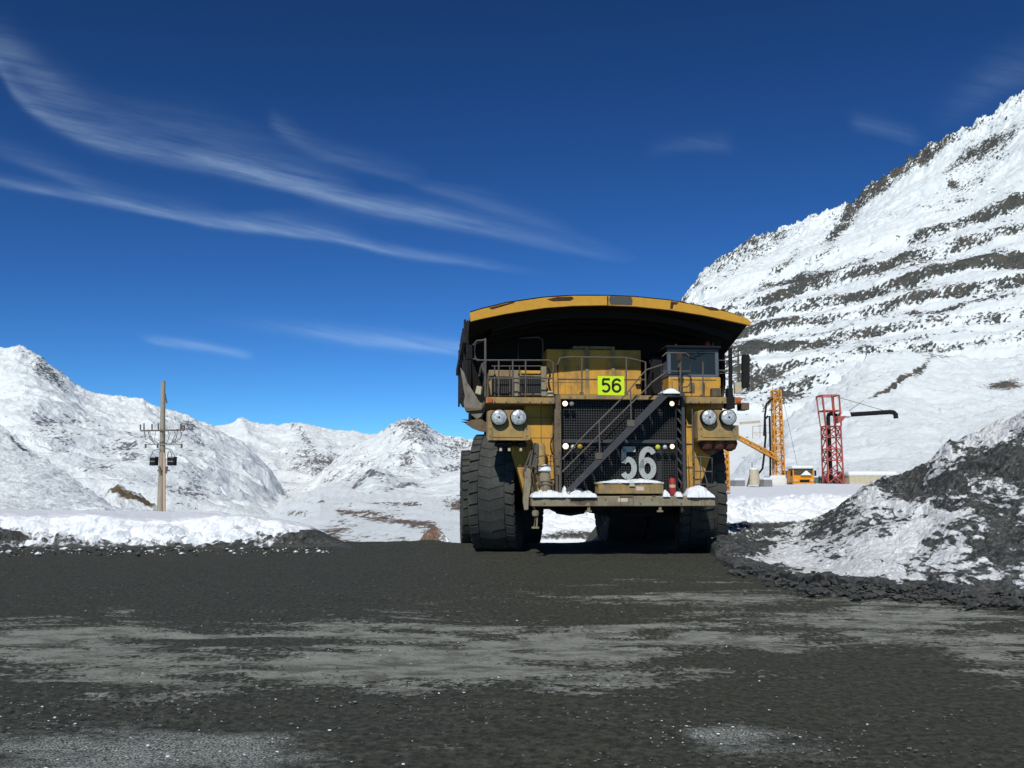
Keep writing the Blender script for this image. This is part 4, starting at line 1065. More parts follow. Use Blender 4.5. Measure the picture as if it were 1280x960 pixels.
# ---- lime number plate
pd = -2.55
mb = MB(); cbox(mb, 513, 329, 605, 395, pd - .03, pd); npl = part(mb, 'number_plate', M['lime'], bevel=.004, label='lime green plate with black number 56')
def ribbon(mb, pts, w, y0, y1, closed=False):
    """flat stroke of width w following pts (x, z)"""
    pts = [Vector((p[0], p[1])) for p in pts]; n = len(pts); L = []; R_ = []
    for i in range(n):
        if closed: d = pts[(i + 1) % n] - pts[i - 1]; k = 1
        elif i in (0, n - 1): d = pts[min(i + 1, n - 1)] - pts[max(i - 1, 0)]; k = 1
        else:
            a = (pts[i] - pts[i - 1]).normalized(); b = (pts[i + 1] - pts[i]).normalized(); d = a + b
            k = min(1.6, 1 / max(.4, math.sqrt(max(0.01, (1 + a.dot(b)) / 2))))
        d.normalize(); nn = Vector((-d.y, d.x)) * w / 2 * k
        L.append(pts[i] + nn); R_.append(pts[i] - nn)
    for i in range(n if closed else n - 1):
        j = (i + 1) % n
        mb.hexa([(L[i].x, y0, L[i].y), (R_[i].x, y0, R_[i].y), (R_[i].x, y1, R_[i].y), (L[i].x, y1, L[i].y), (L[j].x, y0, L[j].y), (R_[j].x, y0, R_[j].y), (R_[j].x, y1, R_[j].y), (L[j].x, y1, L[j].y)])
def ell(cx, cz, rx, rz, a0, a1, n=22):
    return [(cx + rx * math.cos(math.radians(a0 + (a1 - a0) * i / n)), cz + rz * math.sin(math.radians(a0 + (a1 - a0) * i / n))) for i in range(n + 1)]
def digits(mb, x0, x1, z0, z1, y0, y1, wt):
    """5 and 6 in a plain sans lettering; unit box 0..1 per digit"""
    W_ = (x1 - x0); H_ = z1 - z0; dw = W_ * .47; s = wt * H_
    def tr(pts, ox): return [(ox + p[0] * dw, z0 + p[1] * H_) for p in pts]
    hx = s / 2 / dw; hz = s / 2 / H_
    # five
    top = [(1 - .06, 1 - hz), (.20, 1 - hz)]
    ribbon(mb, tr(top, x0), s, y0, y1)
    ribbon(mb, tr([(.20 + hx * .4, 1 - hz), (.10 + hx, .50)], x0), s * .92, y0, y1)
    bowl = ell(.5, .345, .5 - hx, .345 - hz, 140, -145, 30)
    ribbon(mb, tr(bowl, x0), s, y0, y1)
    ox = x1 - dw
    ribbon(mb, tr(ell(.5, .335, .5 - hx, .335 - hz, 0, 360, 36)[:-1], ox), s, y0, y1, closed=True)
    ribbon(mb, tr([(hx, .335), (hx, .48)] + ell(.54, .60, .54 - hx, .40 - hz, 175, 35, 22), ox), s, y0, y1)
mb = MB(); a = C(524, 386, pd - .03); b = C(594, 337, pd - .03)
digits(mb, a[0], b[0], a[2], b[2], pd - .036, pd - .031, .155)
part(mb, 'digits', M['ink'], npl)
# big grey number on the grille
nd = gd - .08
mb = MB(); a = C(588, 684, nd); b = C(712, 571, nd)
digits(mb, a[0], b[0], a[2], b[2], nd - .02, nd, .165)
part(mb, 'digits', M['numgrey'], label='large grey number 56 bolted to the grille')
mb = MB()
for cx, cy in ((600, 575), (635, 577), (597, 640), (640, 630), (645, 660), (612, 678), (655, 600), (690, 577), (704, 600), (700, 640), (660, 650), (680, 622), (683, 680)):
    mb.cut(); c = C(cx, cy, nd - .02); mb.lathe([(.012, -.008), (.012, .0)], c, 'y', 8)
part(mb, 'bolt', M['grey'])

# ---- stair across the grille
sd = -2.95
mb = MB()
def stringer(d):
    cprism(mb, [(403, 722), (425, 727), (760, 394), (734, 389), (722, 396)], d, d + .05)
stringer(sd); stringer(sd + .62)
p0 = C(425, 712, sd); p1 = C(742, 395, sd)
N = 11
for i in range(1, N):
    k = i / N; x = p0[0] + (p1[0] - p0[0]) * k; z = p0[2] + (p1[2] - p0[2]) * k
    mb.box(x - .11, sd + .05, z - .02, x + .14, sd + .62, z + .015)
part(mb, 'stair', M['grey'], bevel=.006)
mb = MB(); cbox(mb, 734, 386, 812, 399, sd, sd + .75)
part(mb, 'stair_landing', M['grey'], bevel=.01)
snow_cap(737, 796, 388, sd, sd + .6, .13, 11, nx=40, pw=.5, label='snow on the stair landing')
# stair brackets
mb = MB()
for x, y in ((518, 604), (627, 492)): mb.cut(); cbox(mb, x - 13, y - 12, x + 13, y + 10, sd - .02, sd)
part(mb, 'stair_bracket', M['rail'], bevel=.005)
mb = MB()
def rail(pts, d, r=.022, n=7): mb.tube([C(x, y, d) for x, y in pts], r, n)
for d in (sd + .02, sd + .6):
    rail([(392, 615), (470, 530), (610, 392), (660, 330), (680, 308), (735, 290)], d, .02)
    rail([(392, 658), (460, 590), (680, 372), (700, 350), (745, 318)], d, .02)
    for x, y0, y1 in ((518, 482, 600), (626, 378, 486)): rail([(x, y0), (x + 2, y1)], d, .02)
part(mb, 'handrail', M['rail'], smooth=True, label='handrails of the stair')
# ---- centre walkway railing
mb = MB(); wd = -2.5
rail([(378, 395), (376, 290), (384, 268), (410, 264), (610, 266), (640, 272), (677, 281), (677, 392)], wd)
rail([(378, 340), (677, 342)], wd)
for x in (459, 611): rail([(x, 265), (x, 392)], wd)
for x in (459, 611): cbox(mb, x - 6, 384, x + 6, 393, wd - .04, wd + .04)
part(mb, 'railing', M['rail'], smooth=True, label='railing above the grille')
# ---- left walkway railing
mb = MB(); wd = -2.7
rail([(130, 275), (345, 275), (360, 282), (362, 400)], wd); rail([(140, 337), (360, 337)], wd)
for x in (174, 222, 266): rail([(x, 275), (x, 400)], wd)
mb.cut(); rail([(150, 295), (320, 295)], wd + .4, .015)
for x in (160, 212, 245): rail([(x, 295), (x, 398)], wd + .4, .015)
mb.cut(); rail([(128, 200), (128, 400)], wd, .03)
rail([(128, 205), (100, 208), (92, 215), (92, 262), (100, 275), (128, 275)], wd)
mb.cut(); rail([(240, 275), (243, 200), (310, 196), (325, 206), (326, 280)], -1.2, .018)
part(mb, 'railing', M['rail'], smooth=True, label='railing on the left walkway')
# left control cabinets
mb = MB(); cbox(mb, 140, 308, 335, 398, -1.75, -.7)
cab = part(mb, 'equipment_cabinet', M['yellow_dusty'], bevel=.02)
mb = MB(); cbox(mb, 150, 330, 218, 394, -1.79, -1.752); mb.cut(); cbox(mb, 246, 330, 322, 390, -1.79, -1.752)
part(mb, 'vent', M['black'], cab)
mb = MB()
for i in range(9):
    x = 155 + i * 7; cbox(mb, x, 332, x + 2, 392, -1.80, -1.788)
mb.cut()
for i in range(10):
    x = 250 + i * 7.3; cbox(mb, x, 332, x + 2, 388, -1.80, -1.788)
part(mb, 'vent_bars', M['grey'], cab)
mb = MB(); cbox(mb, 240, 326, 326, 331, -1.84, -1.79); cbox(mb, 240, 388, 326, 393, -1.84, -1.79); cbox(mb, 240, 326, 245, 393, -1.84, -1.79); cbox(mb, 321, 326, 326, 393, -1.84, -1.79)
cbox(mb, 226, 310, 240, 398, -1.86, -1.755); cbox(mb, 320, 296, 338, 398, -1.9, -1.7)
part(mb, 'cabinet_frame', M['tan'], cab, bevel=.005)
mb = MB(); cbox(mb, 250, 311, 318, 322, -1.82, -1.755); part(mb, 'cylinder_cover', M['lip'], cab, bevel=.02)
mb = MB(); cbox(mb, 342, 380, 362, 398, -2.3, -2.0); part(mb, 'lamp_bracket', M['cream'], bevel=.01)

# ---- cab
cd0, cd1 = -2.15, -.35
ax = C(750, 330, cd0); bx_ = C(937, 397, cd0)
mb = MB(); cbox(mb, 756, 331, 937, 400, cd0, cd1)
cabb = part(mb, 'cab', M['yellow'], bevel=.03, label='operator cab on the right of the deck')
zt = C(750, 236, cd0)[2]; zs = C(750, 331, cd0)[2]; x0 = C(752, 240, cd0)[0]; x1 = C(927, 240, cd0)[0]
# cab frame: four posts, roof, sill
mb = MB()
pw_ = .13
for (xx, s) in ((x0, 1), (x1, -1)):
    mb.box(xx, cd0, zs, xx + s * pw_ * .75, cd0 + pw_, zt); mb.box(xx, cd1 - pw_, zs, xx + s * pw_, cd1, zt)
mb.box(x0, cd0 + .002, zt - .10, x1, cd0 + .12, zt + .02); mb.box(x0 + .01, cd0 + .003, zs - .004, x1 - .01, cd0 + .14, zs + .07)
mb.box(x0 + .005, cd0 + .13, zs, x0 + .06, cd1, zs + .45); mb.box(x1 - .06, cd0 + .13, zs, x1 - .005, cd1, zs + .45); mb.box(x0 + .01, cd1 - .08, zs, x1 - .01, cd1 - .02, zt - .5)
M['cabframe'] = paint('cab_frame_grey', (0.10, 0.12, 0.145), (0.14, 0.14, 0.13), .4, 3, .45)
part(mb, 'cab_frame', M['cabframe'], cabb, bevel=.015)
mb = MB(); mb.box(x0 - .06, cd0 - .12, zt + .01, x1 + .05, cd1 + .05, zt + .09); part(mb, 'cab_roof', M['black'], cabb, bevel=.03)
mb = MB(); mb.box(x0 + .08, cd0 + .035, zs + .05, x1 - .08, cd0 + .05, zt - .08); part(mb, 'windscreen', M['glass'], cabb)
mb = MB()
sx = x0 + (x1 - x0) * .66
mb.box(sx - .28, cd0 + .9, zs - .1, sx + .28, cd0 + 1.05, zs + .62); mb.box(sx - .14, cd0 + .9, zs + .62, sx + .14, cd0 + 1.0, zs + .86); mb.box(sx - .3, cd0 + .5, zs - .1, sx + .3, cd0 + 1.0, zs + .12)
part(mb, 'seat', M['black'], cabb, bevel=.04)
mb = MB(); mb.box(x0 + .1, cd0 + .14, zs, x1 - .1, cd0 + .5, zs + .16); part(mb, 'dashboard', M['cabframe'], cabb, bevel=.03)
mb = MB(); c = (sx, cd0 + .45, zs + .25); mb.tube([(c[0] + .2 * math.cos(a), c[1] + .06 * math.sin(a), c[2] + .19 * math.sin(a)) for a in [k * math.pi / 10 for k in range(20)]], .018, 6, closed=True)
part(mb, 'steering_wheel', M['black'], cabb, smooth=True)
mb = MB(); cbox(mb, 771, 340, 920, 344, cd0 - .012, cd0); cbox(mb, 828, 352, 846, 388, cd0 - .01, cd0); cbox(mb, 768, 350, 770, 396, cd0 - .01, cd0)
part(mb, 'panel_seam', M['brown'], cabb)
mb = MB(); cbox(mb, 906, 370, 937, 399, cd0 - .25, cd0 - .01); part(mb, 'step_box', M['brown'], cabb, bevel=.01)
mb = MB(); mb.tube([C(800, 240, cd0 - .06), C(850, 262, cd0 - .06)], .012, 5); mb.cut(); mb.tube([C(880, 240, cd0 - .06), C(830, 258, cd0 - .06)], .012, 5); part(mb, 'wiper', M['black'], cabb)
# beacon and aerial
mb = MB(); c = C(889, 228, -1.7); mb.lathe([(.07, 0), (.08, .04), (.07, .12), (.03, .16)], c, 'z', 12); part(mb, 'beacon', M['red'], cabb, smooth=True)
mb = MB(); mb.tube([C(909, 231, -1.6), C(909, 215, -1.6)], .01, 5); mb.cut(); mb.tube([C(781, 231, -1.6), C(781, 219, -1.6)], .02, 5); part(mb, 'aerial', M['cream'], cabb)
# cab front railing
mb = MB(); wd = -2.72
rail([(735, 394), (735, 262), (748, 250), (815, 250), (828, 262), (832, 350), (822, 366), (795, 368)], wd, .02)
rail([(735, 313), (830, 313)], wd, .017); rail([(797, 250), (797, 398)], wd, .022); rail([(874, 280), (874, 398)], wd, .02); cbox(mb, 868, 392, 880, 400, wd - .04, wd + .04)
mb.cut(); rail([(928, 275), (1000, 277)], wd + .5, .014); rail([(930, 320), (1010, 320)], wd + .5, .014); mb.cut(); rail([(943, 400), (943, 315), (955, 310)], wd, .018)
mb.cut(); rail([(800, 252), (790, 300), (792, 398)], wd + .05, .022)
part(mb, 'railing', M['rail'], smooth=True, label='railing in front of the cab')
mb = MB(); cbox(mb, 785, 255, 803, 275, wd - .05, wd - .03); part(mb, 'lamp_bracket', M['burn'], bevel=.01)
mb = MB(); cbox(mb, 700, 262, 748, 392, -1.4, -.6); part(mb, 'cab_side_shade', M['black'], bevel=.02)  # shade on the cab's left side, built as a black box
# mast and mirror on the right
mb = MB(); mb.tube([C(968, 440, -2.6), C(968, 300, -2.6), C(967, 232, -2.6)], .055, 10); cbox(mb, 960, 370, 978, 400, -2.7, -2.45); cbox(mb, 956, 400, 984, 440, -2.8, -2.5)
part(mb, 'mirror_post', M['black'], smooth=True)
mb = MB(); rail([(995, 370), (995, 255), (996, 240)], -2.6, .03); rail([(968, 280), (995, 282)], -2.6, .02); rail([(968, 268), (1010, 256)], -2.6, .02); rail([(968, 300), (996, 285)], -2.6, .02); mb.cut(); rail([(1025, 370), (1032, 378), (1028, 388), (1000, 388)], -2.7, .018); mb.cut(); rail([(930, 310), (968, 310)], -2.6, .02)
part(mb, 'mirror_bracket', M['rail'], smooth=True)
mb = MB(); cprism(mb, [(1012, 254), (1032, 255), (1036, 262), (1035, 368), (1012, 370), (1010, 362), (1010, 262)], -2.85, -2.72)
part(mb, 'mirror', M['black'], bevel=.02, label='tall black mirror on the right')
mb = MB(); cbox(mb, 984, 350, 1008, 388, -2.75, -2.6); part(mb, 'junction_box', M['cream'], bevel=.01)
mb = MB(); cbox(mb, 62, 222, 84, 272, -1.6, -1.45); part(mb, 'mirror', M['black'], bevel=.02, label='small mirror on the left edge')
mb = MB(); rail([(85, 222), (130, 205)], -1.6, .02); mb.cut(); rail([(85, 270), (130, 278)], -1.6, .02); mb.cut(); rail([(128, 280), (112, 300), (108, 330)], -2.2, .03); mb.cut(); rail([(118, 285), (125, 330), (118, 390)], -2.3, .035)
part(mb, 'mirror_bracket', M['rail'], smooth=True)
mb = MB(); cprism(mb, [(99, 362), (116, 366), (112, 394), (93, 388)], -2.3, -2.15); part(mb, 'junction_box', M['cream'], bevel=.01)

def hose(pts, d, r=.03):
    P3 = [Vector(C(x, y, d + (k[0] if k else 0))) for x, y, *k in pts]; out = []
    for i in range(len(P3) - 1):
        p_ = P3[max(i - 1, 0)]; q_ = P3[i]; r_ = P3[i + 1]; s_ = P3[min(i + 2, len(P3) - 1)]
        for k in range(6):
            t_ = k / 6; out.append(.5 * ((2 * q_) + (r_ - p_) * t_ + (2 * p_ - 5 * q_ + 4 * r_ - s_) * t_ * t_ + (3 * q_ - p_ - 3 * r_ + s_) * t_ ** 3))
    out.append(P3[-1]); mb.tube(out, r, 7)
# ---- bolts, cables and seams
mb = MB()
def bolt(cx, cy, d, r=.022): mb.cut(); mb.lathe([(r, -.014), (r, 0)], C(cx, cy, d), 'y', 6)
for x in (160, 200, 240, 280, 320, 350): bolt(x, 418, -2.752)
for x in (420, 470, 640, 690): bolt(x, 402, -2.602)
for x in (830, 860, 900, 940): bolt(x, 418, -2.752)
for x, y in ((144, 510), (144, 535), (270, 510), (270, 535), (868, 510), (868, 535), (984, 510), (984, 535)): bolt(x, y, -2.882, .018)
for x, y in ((300, 752), (330, 766), (540, 752), (660, 766), (700, 752), (800, 766), (890, 752)): bolt(x, y, -3.052, .025)
for x in (380,): 
    for y in (440, 490, 540, 590, 640, 690): bolt(x, y, gd - .252, .02)
part(mb, 'bolt', M['rail'])
mb = MB()
hose([(130, 300), (122, 330), (132, 360), (122, 395), (130, 425), (120, 460)], -2.6, .022)
mb.cut(); hose([(340, 300), (350, 320), (345, 350), (352, 380), (372, 398)], -2.0, .03)
mb.cut(); hose([(372, 424), (362, 470), (366, 520), (352, 560), (358, 600)], -2.55, .02)
mb.cut(); hose([(690, 275), (700, 300), (695, 340), (705, 380)], -1.6, .03)
mb.cut(); hose([(938, 400), (948, 385), (962, 392), (975, 372)], -2.6, .018)
mb.cut(); hose([(340, 778), (390, 800), (450, 796), (500, 780)], -2.4, .03)
mb.cut(); hose([(560, 778), (620, 806), (700, 800), (760, 780)], -2.3, .03)
part(mb, 'cable', M['black'], smooth=True)
mb = MB()
for (x0_, y0_, x1_, y1_) in ((342, 300, 466, 302), (342, 350, 466, 352), (576, 300, 660, 302), (400, 240, 402, 392)): mb.cut(); cbox(mb, x0_, y0_, x1_, y1_, hd - .008, hd)
for y in (470, 540, 620): mb.cut(); cbox(mb, 284, y, 362, y + 2.5, -2.157, -2.15)
mb.cut(); cbox(mb, 318, 430, 320.5, 560, -2.157, -2.15)
part(mb, 'panel_seam', M['brown'])
# ---- dump body
lip_t = [(75, 112), (110, 101), (200, 79), (330, 60), (430, 54), (540, 54), (640, 58), (760, 70), (880, 92), (960, 110), (1025, 131), (1041, 146)]
lip_b = [(77, 142), (112, 133), (200, 115), (330, 95), (430, 88), (540, 86), (640, 90), (760, 102), (880, 121), (960, 138), (1020, 151), (1036, 156)]
ld = -2.75
mb = MB()
for i in range(len(lip_t) - 1):
    q = []
    for (tx, ty), (bx2, by2) in ((lip_t[i], lip_b[i]), (lip_t[i + 1], lip_b[i + 1])):
        a_ = C(tx, ty, ld); b_ = C(bx2, by2, ld)
        q.append((a_, b_))
    (a0, b0), (a1, b1) = q
    th = .10
    mb.hexa([b0, b1, (b1[0], ld + th, b1[2]), (b0[0], ld + th, b0[2]), a0, a1, (a1[0], ld + th, a1[2]), (a0[0], ld + th, a0[2])])
body = MB()
# canopy plate, front wall and floor
def arc(x0, x1, z_edge, z_mid, n=24):
    return [(x0 + (x1 - x0) * i / n, z_edge + (z_mid - z_edge) * (1 - (2 * i / n - 1) ** 2)) for i in range(n + 1)]
LX0, LX1 = C(77, 142, ld)[0], C(1036, 156, ld)[0]
lipz = [(C(x, y, ld)[0], C(x, y, ld)[2]) for x, y in lip_t]
n = 24
def lipz_at(x): return float(np.interp(x, [p[0] for p in lipz], [p[1] for p in lipz]))
prof = []
front = [(LX0 + (LX1 - LX0) * i / n) for i in range(n + 1)]
rowA = [(x, ld + .1, lipz_at(x) - .04) for x in front]
rowM = [(x * 1.0, -1.3, lipz_at(x) - .25 - .16 * abs(x / 3.9) ** 2) for x in front]
bw = 3.90
rowB = [(-bw + 2 * bw * i / n, -.05, 6.62 + .35 * (1 - (2 * i / n - 1) ** 2) - .75 * abs(2 * i / n - 1) ** 8) for i in range(n + 1)]
rowC = [(-bw + 2 * bw * i / n, .35, 3.75) for i in range(n + 1)]
rowD = [(-bw + 2 * bw * i / n, 8.6, 4.4) for i in range(n + 1)]
rows_ = [rowA, rowM, rowB, rowC, rowD]
vs = [p for r_ in rows_ for p in r_] + [(p[0], p[1] + (.06 if i >= 3 * (n + 1) else 0.0), p[2] + .09) for i, p in enumerate([p for r_ in rows_ for p in r_])]
m = n + 1; tot_ = len(rows_) * m; fs = []
for i in range(len(rows_) - 1):
    for j in range(n):
        a_, b_, c_, d_ = i * m + j, i * m + j + 1, (i + 1) * m + j + 1, (i + 1) * m + j
        fs.append((a_, d_, c_, b_)); fs.append((a_ + tot_, b_ + tot_, c_ + tot_, d_ + tot_))
body.add(vs, fs)
for s in (-1, 1):
    x = s * bw
    poly = [(-.05, 5.0), (-.05, 6.35), (.5, 6.95), (6.0, 7.5), (7.6, 7.5), (8.4, 6.6), (8.6, 5.2), (6.5, 4.9), (4.4, 4.6), (1.5, 4.4), (.4, 4.1)]
    body.prism_x(poly if s > 0 else poly, x - .06, x + .06)
# under ribs of canopy
for y in (-2.1, -1.3, -.6):
    for j in range(n):
        xa, xb = front[j], front[j + 1]
        if max(abs(xa), abs(xb)) > 3.5: continue
        za, zb = [lipz_at(q) - .30 - .16 * abs(q / 3.9) ** 2 - (.08 if y > -1 else 0) for q in (xa, xb)]
        body.hexa([(xa, y, za - .16), (xb, y, zb - .16), (xb, y + .12, zb - .16), (xa, y + .12, za - .16), (xa, y, za), (xb, y, zb), (xb, y + .12, zb), (xa, y + .12, za)])
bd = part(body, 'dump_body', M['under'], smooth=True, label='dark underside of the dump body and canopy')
lp = mb.build('canopy_lip', M['lip'], bd, bevel=0)
mb = MB(); cprism(mb, [(555, 55), (628, 58), (633, 70), (630, 85), (556, 83), (552, 68)], ld - .012, ld)
part(mb, 'patch', M['patch'], bd)
mb = MB(); cprism(mb, [(340, 66), (375, 58), (425, 57), (431, 63), (420, 70), (360, 72)], ld - .012, ld)
mb.cut(); cprism(mb, [(872, 92), (905, 92), (925, 98), (928, 104), (900, 103)], ld - .012, ld)
mb.cut(); cprism(mb, [(764, 73), (790, 77), (782, 84), (774, 82), (770, 98), (762, 98)], ld - .012, ld)
mb.cut(); cprism(mb, [(545, 56), (550, 56), (550, 86), (546, 84)], ld - .012, ld); mb.cut(); cprism(mb, [(140, 95), (230, 73), (225, 78), (150, 100)], ld - .012, ld)
part(mb, 'scorch_mark', M['burn'], bd)
# side ribs and torn guards on the left
mb = MB()
for y in (1.2, 2.8, 4.4, 6.0, 7.6): mb.cut(); mb.box(-bw - .13, y - .12, 4.9, -bw - .06, y + .12, 7.1)
for y in (1.2, 2.8, 4.4, 6.0, 7.6): mb.cut(); mb.box(bw + .06, y - .12, 4.9, bw + .22, y + .12, 7.1)
mb.cut(); mb.box(-bw - .2, .2, 6.2, -bw - .06, 8.4, 6.45)
part(mb, 'side_rib', M['sidebody'], bd, bevel=.02)
mb = MB(); cprism(mb, [(42, 300), (56, 318), (66, 350), (110, 420), (128, 424), (130, 440), (112, 470), (98, 478), (80, 462), (58, 444), (54, 420), (58, 400), (50, 350)], -.45, -.37)
part(mb, 'rock_guard', M['mudflap'], bd, bevel=.01)
mb = MB(); cprism(mb, [(60, 492), (80, 480), (112, 476), (134, 490), (134, 522), (108, 518), (84, 508)], -.5, -.42)
mb.cut(); cprism(mb, [(56, 436), (112, 438), (118, 446), (60, 450)], -.55, -.47)
part(mb, 'mud_flap', M['brown'], bd, bevel=.01)
mb = MB(); mb.box(-3.4, .5, 3.3, -2.6, .9, 4.8)
part(mb, 'fender_support', M['black'], bevel=.03)

# ---- left front clutter: cylinders, hoses, stand pipes
mb = MB(); c = C(318, 640, -2.45); r = crad(16, -2.4); h_ = C(318, 562, -2.45)[2] - c[2]
mb.lathe([(r, 0), (r, h_ * .88), (r * .7, h_), (r * .1, h_ + .02)], c, 'z', 20)
part(mb, 'accumulator', M['yellow_dusty'], smooth=True)
mb = MB(); c = C(333, 742, -2.7); r = crad(20, -2.7); h_ = C(333, 655, -2.7)[2] - c[2]
mb.lathe([(r, 0), (r, h_ * .8), (r * .8, h_ * .95), (r * .3, h_), (r * .3, h_ * 1.15), (r * .05, h_ * 1.17)], c, 'z', 20)
part(mb, 'accumulator', M['tan'], smooth=True, label='snow-capped tank standing on the bumper')
mb = MB(); c = C(333, 655, -2.7); mb.lathe([(r * .9, -.02), (r * 1.2, .01), (r * 1.15, .08), (r * .8, .14), (r * .1, .18)], c, 'z', 20); part(mb, 'snow_cap', M['snow'], smooth=True)
mb = MB()
mb.cut(); hose([(292, 560), (286, 600), (278, 650), (270, 690)], -2.55, .04); mb.cut(); hose([(298, 558), (300, 600), (290, 650), (292, 700)], -2.5, .04); mb.cut(); hose([(306, 560), (305, 610), (300, 650), (310, 690)], -2.6, .035)
mb.cut(); hose([(285, 585), (272, 620), (258, 655), (262, 668), (280, 660), (284, 640), (270, 640), (258, 668), (268, 680), (282, 676)], -2.6, .022)
mb.cut(); hose([(268, 690), (262, 720), (268, 745), (285, 742), (288, 715), (276, 700)], -2.65, .03)
part(mb, 'hose', M['rail'], smooth=True)
mb = MB()
for pts_ in ([(352, 640), (352, 600), (360, 608), (378, 610)], [(372, 740), (372, 640), (345, 635), (310, 640)], [(385, 740), (384, 600)], [(345, 600), (300, 606)], [(292, 742), (292, 640), (310, 630)], [(300, 700), (360, 702)], [(360, 742), (360, 690), (310, 690), (302, 742)]):
    rail(pts_, -2.85, .018)
mb.cut(); rail([(838, 608), (870, 606), (905, 610), (906, 700), (838, 700)], -2.8, .017); rail([(866, 606), (866, 735)], -2.8, .017); rail([(838, 655), (906, 657)], -2.8, .017); rail([(872, 640), (890, 700)], -2.8, .017)
part(mb, 'stand_pipe', M['rail'], smooth=True)
mb = MB(); cprism(mb, [(260, 700), (270, 645), (284, 650), (286, 700), (278, 745), (276, 788), (262, 790), (257, 760)], -2.75, -2.6); part(mb, 'steering_bracket', M['tan'], bevel=.02)
mb = MB(); c = C(300, 800, -2.9); mb.lathe([(.02, -.09), (.08, -.07), (.10, 0), (.08, .07), (.02, .09)], c, 'z', 14)
mb.tube([C(294, 775, -2.9), C(300, 800, -2.9), C(296, 848, -2.9)], .03, 8); mb.tube([C(306, 810, -2.9), C(304, 848, -2.9)], .025, 8); cbox(mb, 288, 846, 312, 852, -2.96, -2.84)
part(mb, 'grease_fitting', M['tan'], smooth=True)

# ================================================================== BACKGROUND THINGS
def wpt(u, v, Y): return Vector([float(q) for q in P(u, v, Y)])
def lattice(mb, p0, p1, w0, w1, nb, leg, br, axis_x=Vector((1, 0, 0)), axis_y=Vector((0, 1, 0))):
    c = [(-1, -1), (1, -1), (1, 1), (-1, 1)]
    def ring(t_):
        p = p0.lerp(p1, t_); w = w0 + (w1 - w0) * t_
        return [p + axis_x * i * w / 2 + axis_y * j * w / 2 for i, j in c]
    for k in range(4): mb.bar(ring(0)[k], ring(1)[k], leg)
    for b in range(nb):
        r0, r1 = ring(b / nb), ring((b + 1) / nb)
        for k in range(4):
            j = (k + 1) % 4
            mb.bar(r0[k], r1[j], br); mb.bar(r0[j], r1[k], br) if b % 2 == 0 else None; mb.bar(r1[k], r1[j], br)

# utility pole
pb = wpt(204, 650, 60); pole = empty('utility_pole', pb, 0, 'tall wooden utility pole with crossarms and transformers behind the left snow bank', 'utility pole')
def PL(u, v, dy=0.0): return wpt(u, v, 60 + dy) - pb
k = 60 / F
mb = MB(); mb.tube([PL(200, 655), PL(203, 560), PL(204, 476)], 4.3 * k, 12, r1=2.6 * k); part(mb, 'pole', M['wood'], pole, smooth=True)
mb = MB(); mb.tube([PL(205.5, 655, -.28), PL(205.5, 566, -.28)], 1.6 * k, 8); part(mb, 'cable_pipe', M['pipe'], pole, smooth=True)
mb = MB(); mb.bar(PL(176, 538.5, -.2), PL(230, 537.5, -.2), .10, .10); part(mb, 'crossarm', M['rail'], pole)
mb = MB(); mb.bar(PL(182, 555.5, -.2), PL(228, 555.5, -.2), .07, .07); part(mb, 'crossarm', M['galv'], pole)
mb = MB()
for u in (175.5, 180, 190, 198, 226, 230.5): mb.cut(); mb.tube([PL(u, 538, -.2), PL(u, 529 + (u % 3), -.2)], .05, 8)
for u in (182, 197, 227): mb.cut(); mb.tube([PL(u, 555, -.2), PL(u, 560, -.2)], .07, 8)
part(mb, 'insulator', M['rail'], pole, smooth=True)
mb = MB()
for u, s in ((185, 1), (222, -1)):
    mb.tube([PL(u, 538, -.2), PL(u + s * 2, 548, -.3), PL(u + s * 10, 556, -.2), PL(203, 552, -.2)], .025, 5)
    mb.tube([PL(u - s * 5, 540, -.2), PL(u - s * 3, 550, -.3), PL(u + s * 4, 545, -.2), PL(u + s * 8, 555, -.2)], .025, 5)
mb.tube([PL(209, 575, -.3), PL(210, 566, -.3), PL(213, 564, -.3), PL(215, 570, -.3), PL(214, 578, -.3)], .03, 5)
for k_ in range(7):
    ua = 180 + k_ * 7.5; mb.tube([PL(ua, 538, -.2), PL(ua + rng.uniform(-3, 3), 545, -.4), PL(ua + rng.uniform(-4, 4), 551, -.3), PL(203 + (ua - 203) * .5, 556, -.2)], .02, 5)
mb.tube([PL(188, 571, -.3), PL(192, 563, -.4), PL(201, 561, -.3)], .025, 5); mb.tube([PL(219, 571, -.3), PL(214, 562, -.4), PL(206, 560, -.3)], .025, 5)
part(mb, 'wire', M['rail'], pole)
for u0, u1 in ((187, 198), (209, 221)):
    mb = MB(); a = PL(u0, 571, -.3); b = PL(u1, 582, .3); mb.box(a.x, a.y, b.z, b.x, b.y, a.z)
    tr_ = part(mb, 'transformer', M['black'], pole, bevel=.02)
    mb = MB(); mb.box(a.x, a.y - .02, a.z - .06, b.x, b.y + .02, a.z + .01); mb.box(a.x + .02, a.y - .02, b.z + .25, b.x - .02, a.y, b.z + .3); part(mb, 'cover', M['galv'], tr_)
mb = MB(); mb.bar(PL(197, 588, -.2), PL(212, 588, -.2), .1); mb.bar(PL(199, 583, -.25), PL(201, 592, -.25), .12); mb.bar(PL(209, 583, -.25), PL(207, 592, -.25), .12); part(mb, 'bracket', M['rail'], pole)
mb = MB(); mb.bar(PL(206, 492, -.2), PL(208.5, 504, -.25), .07); part(mb, 'lamp_arm', M['rail'], pole)

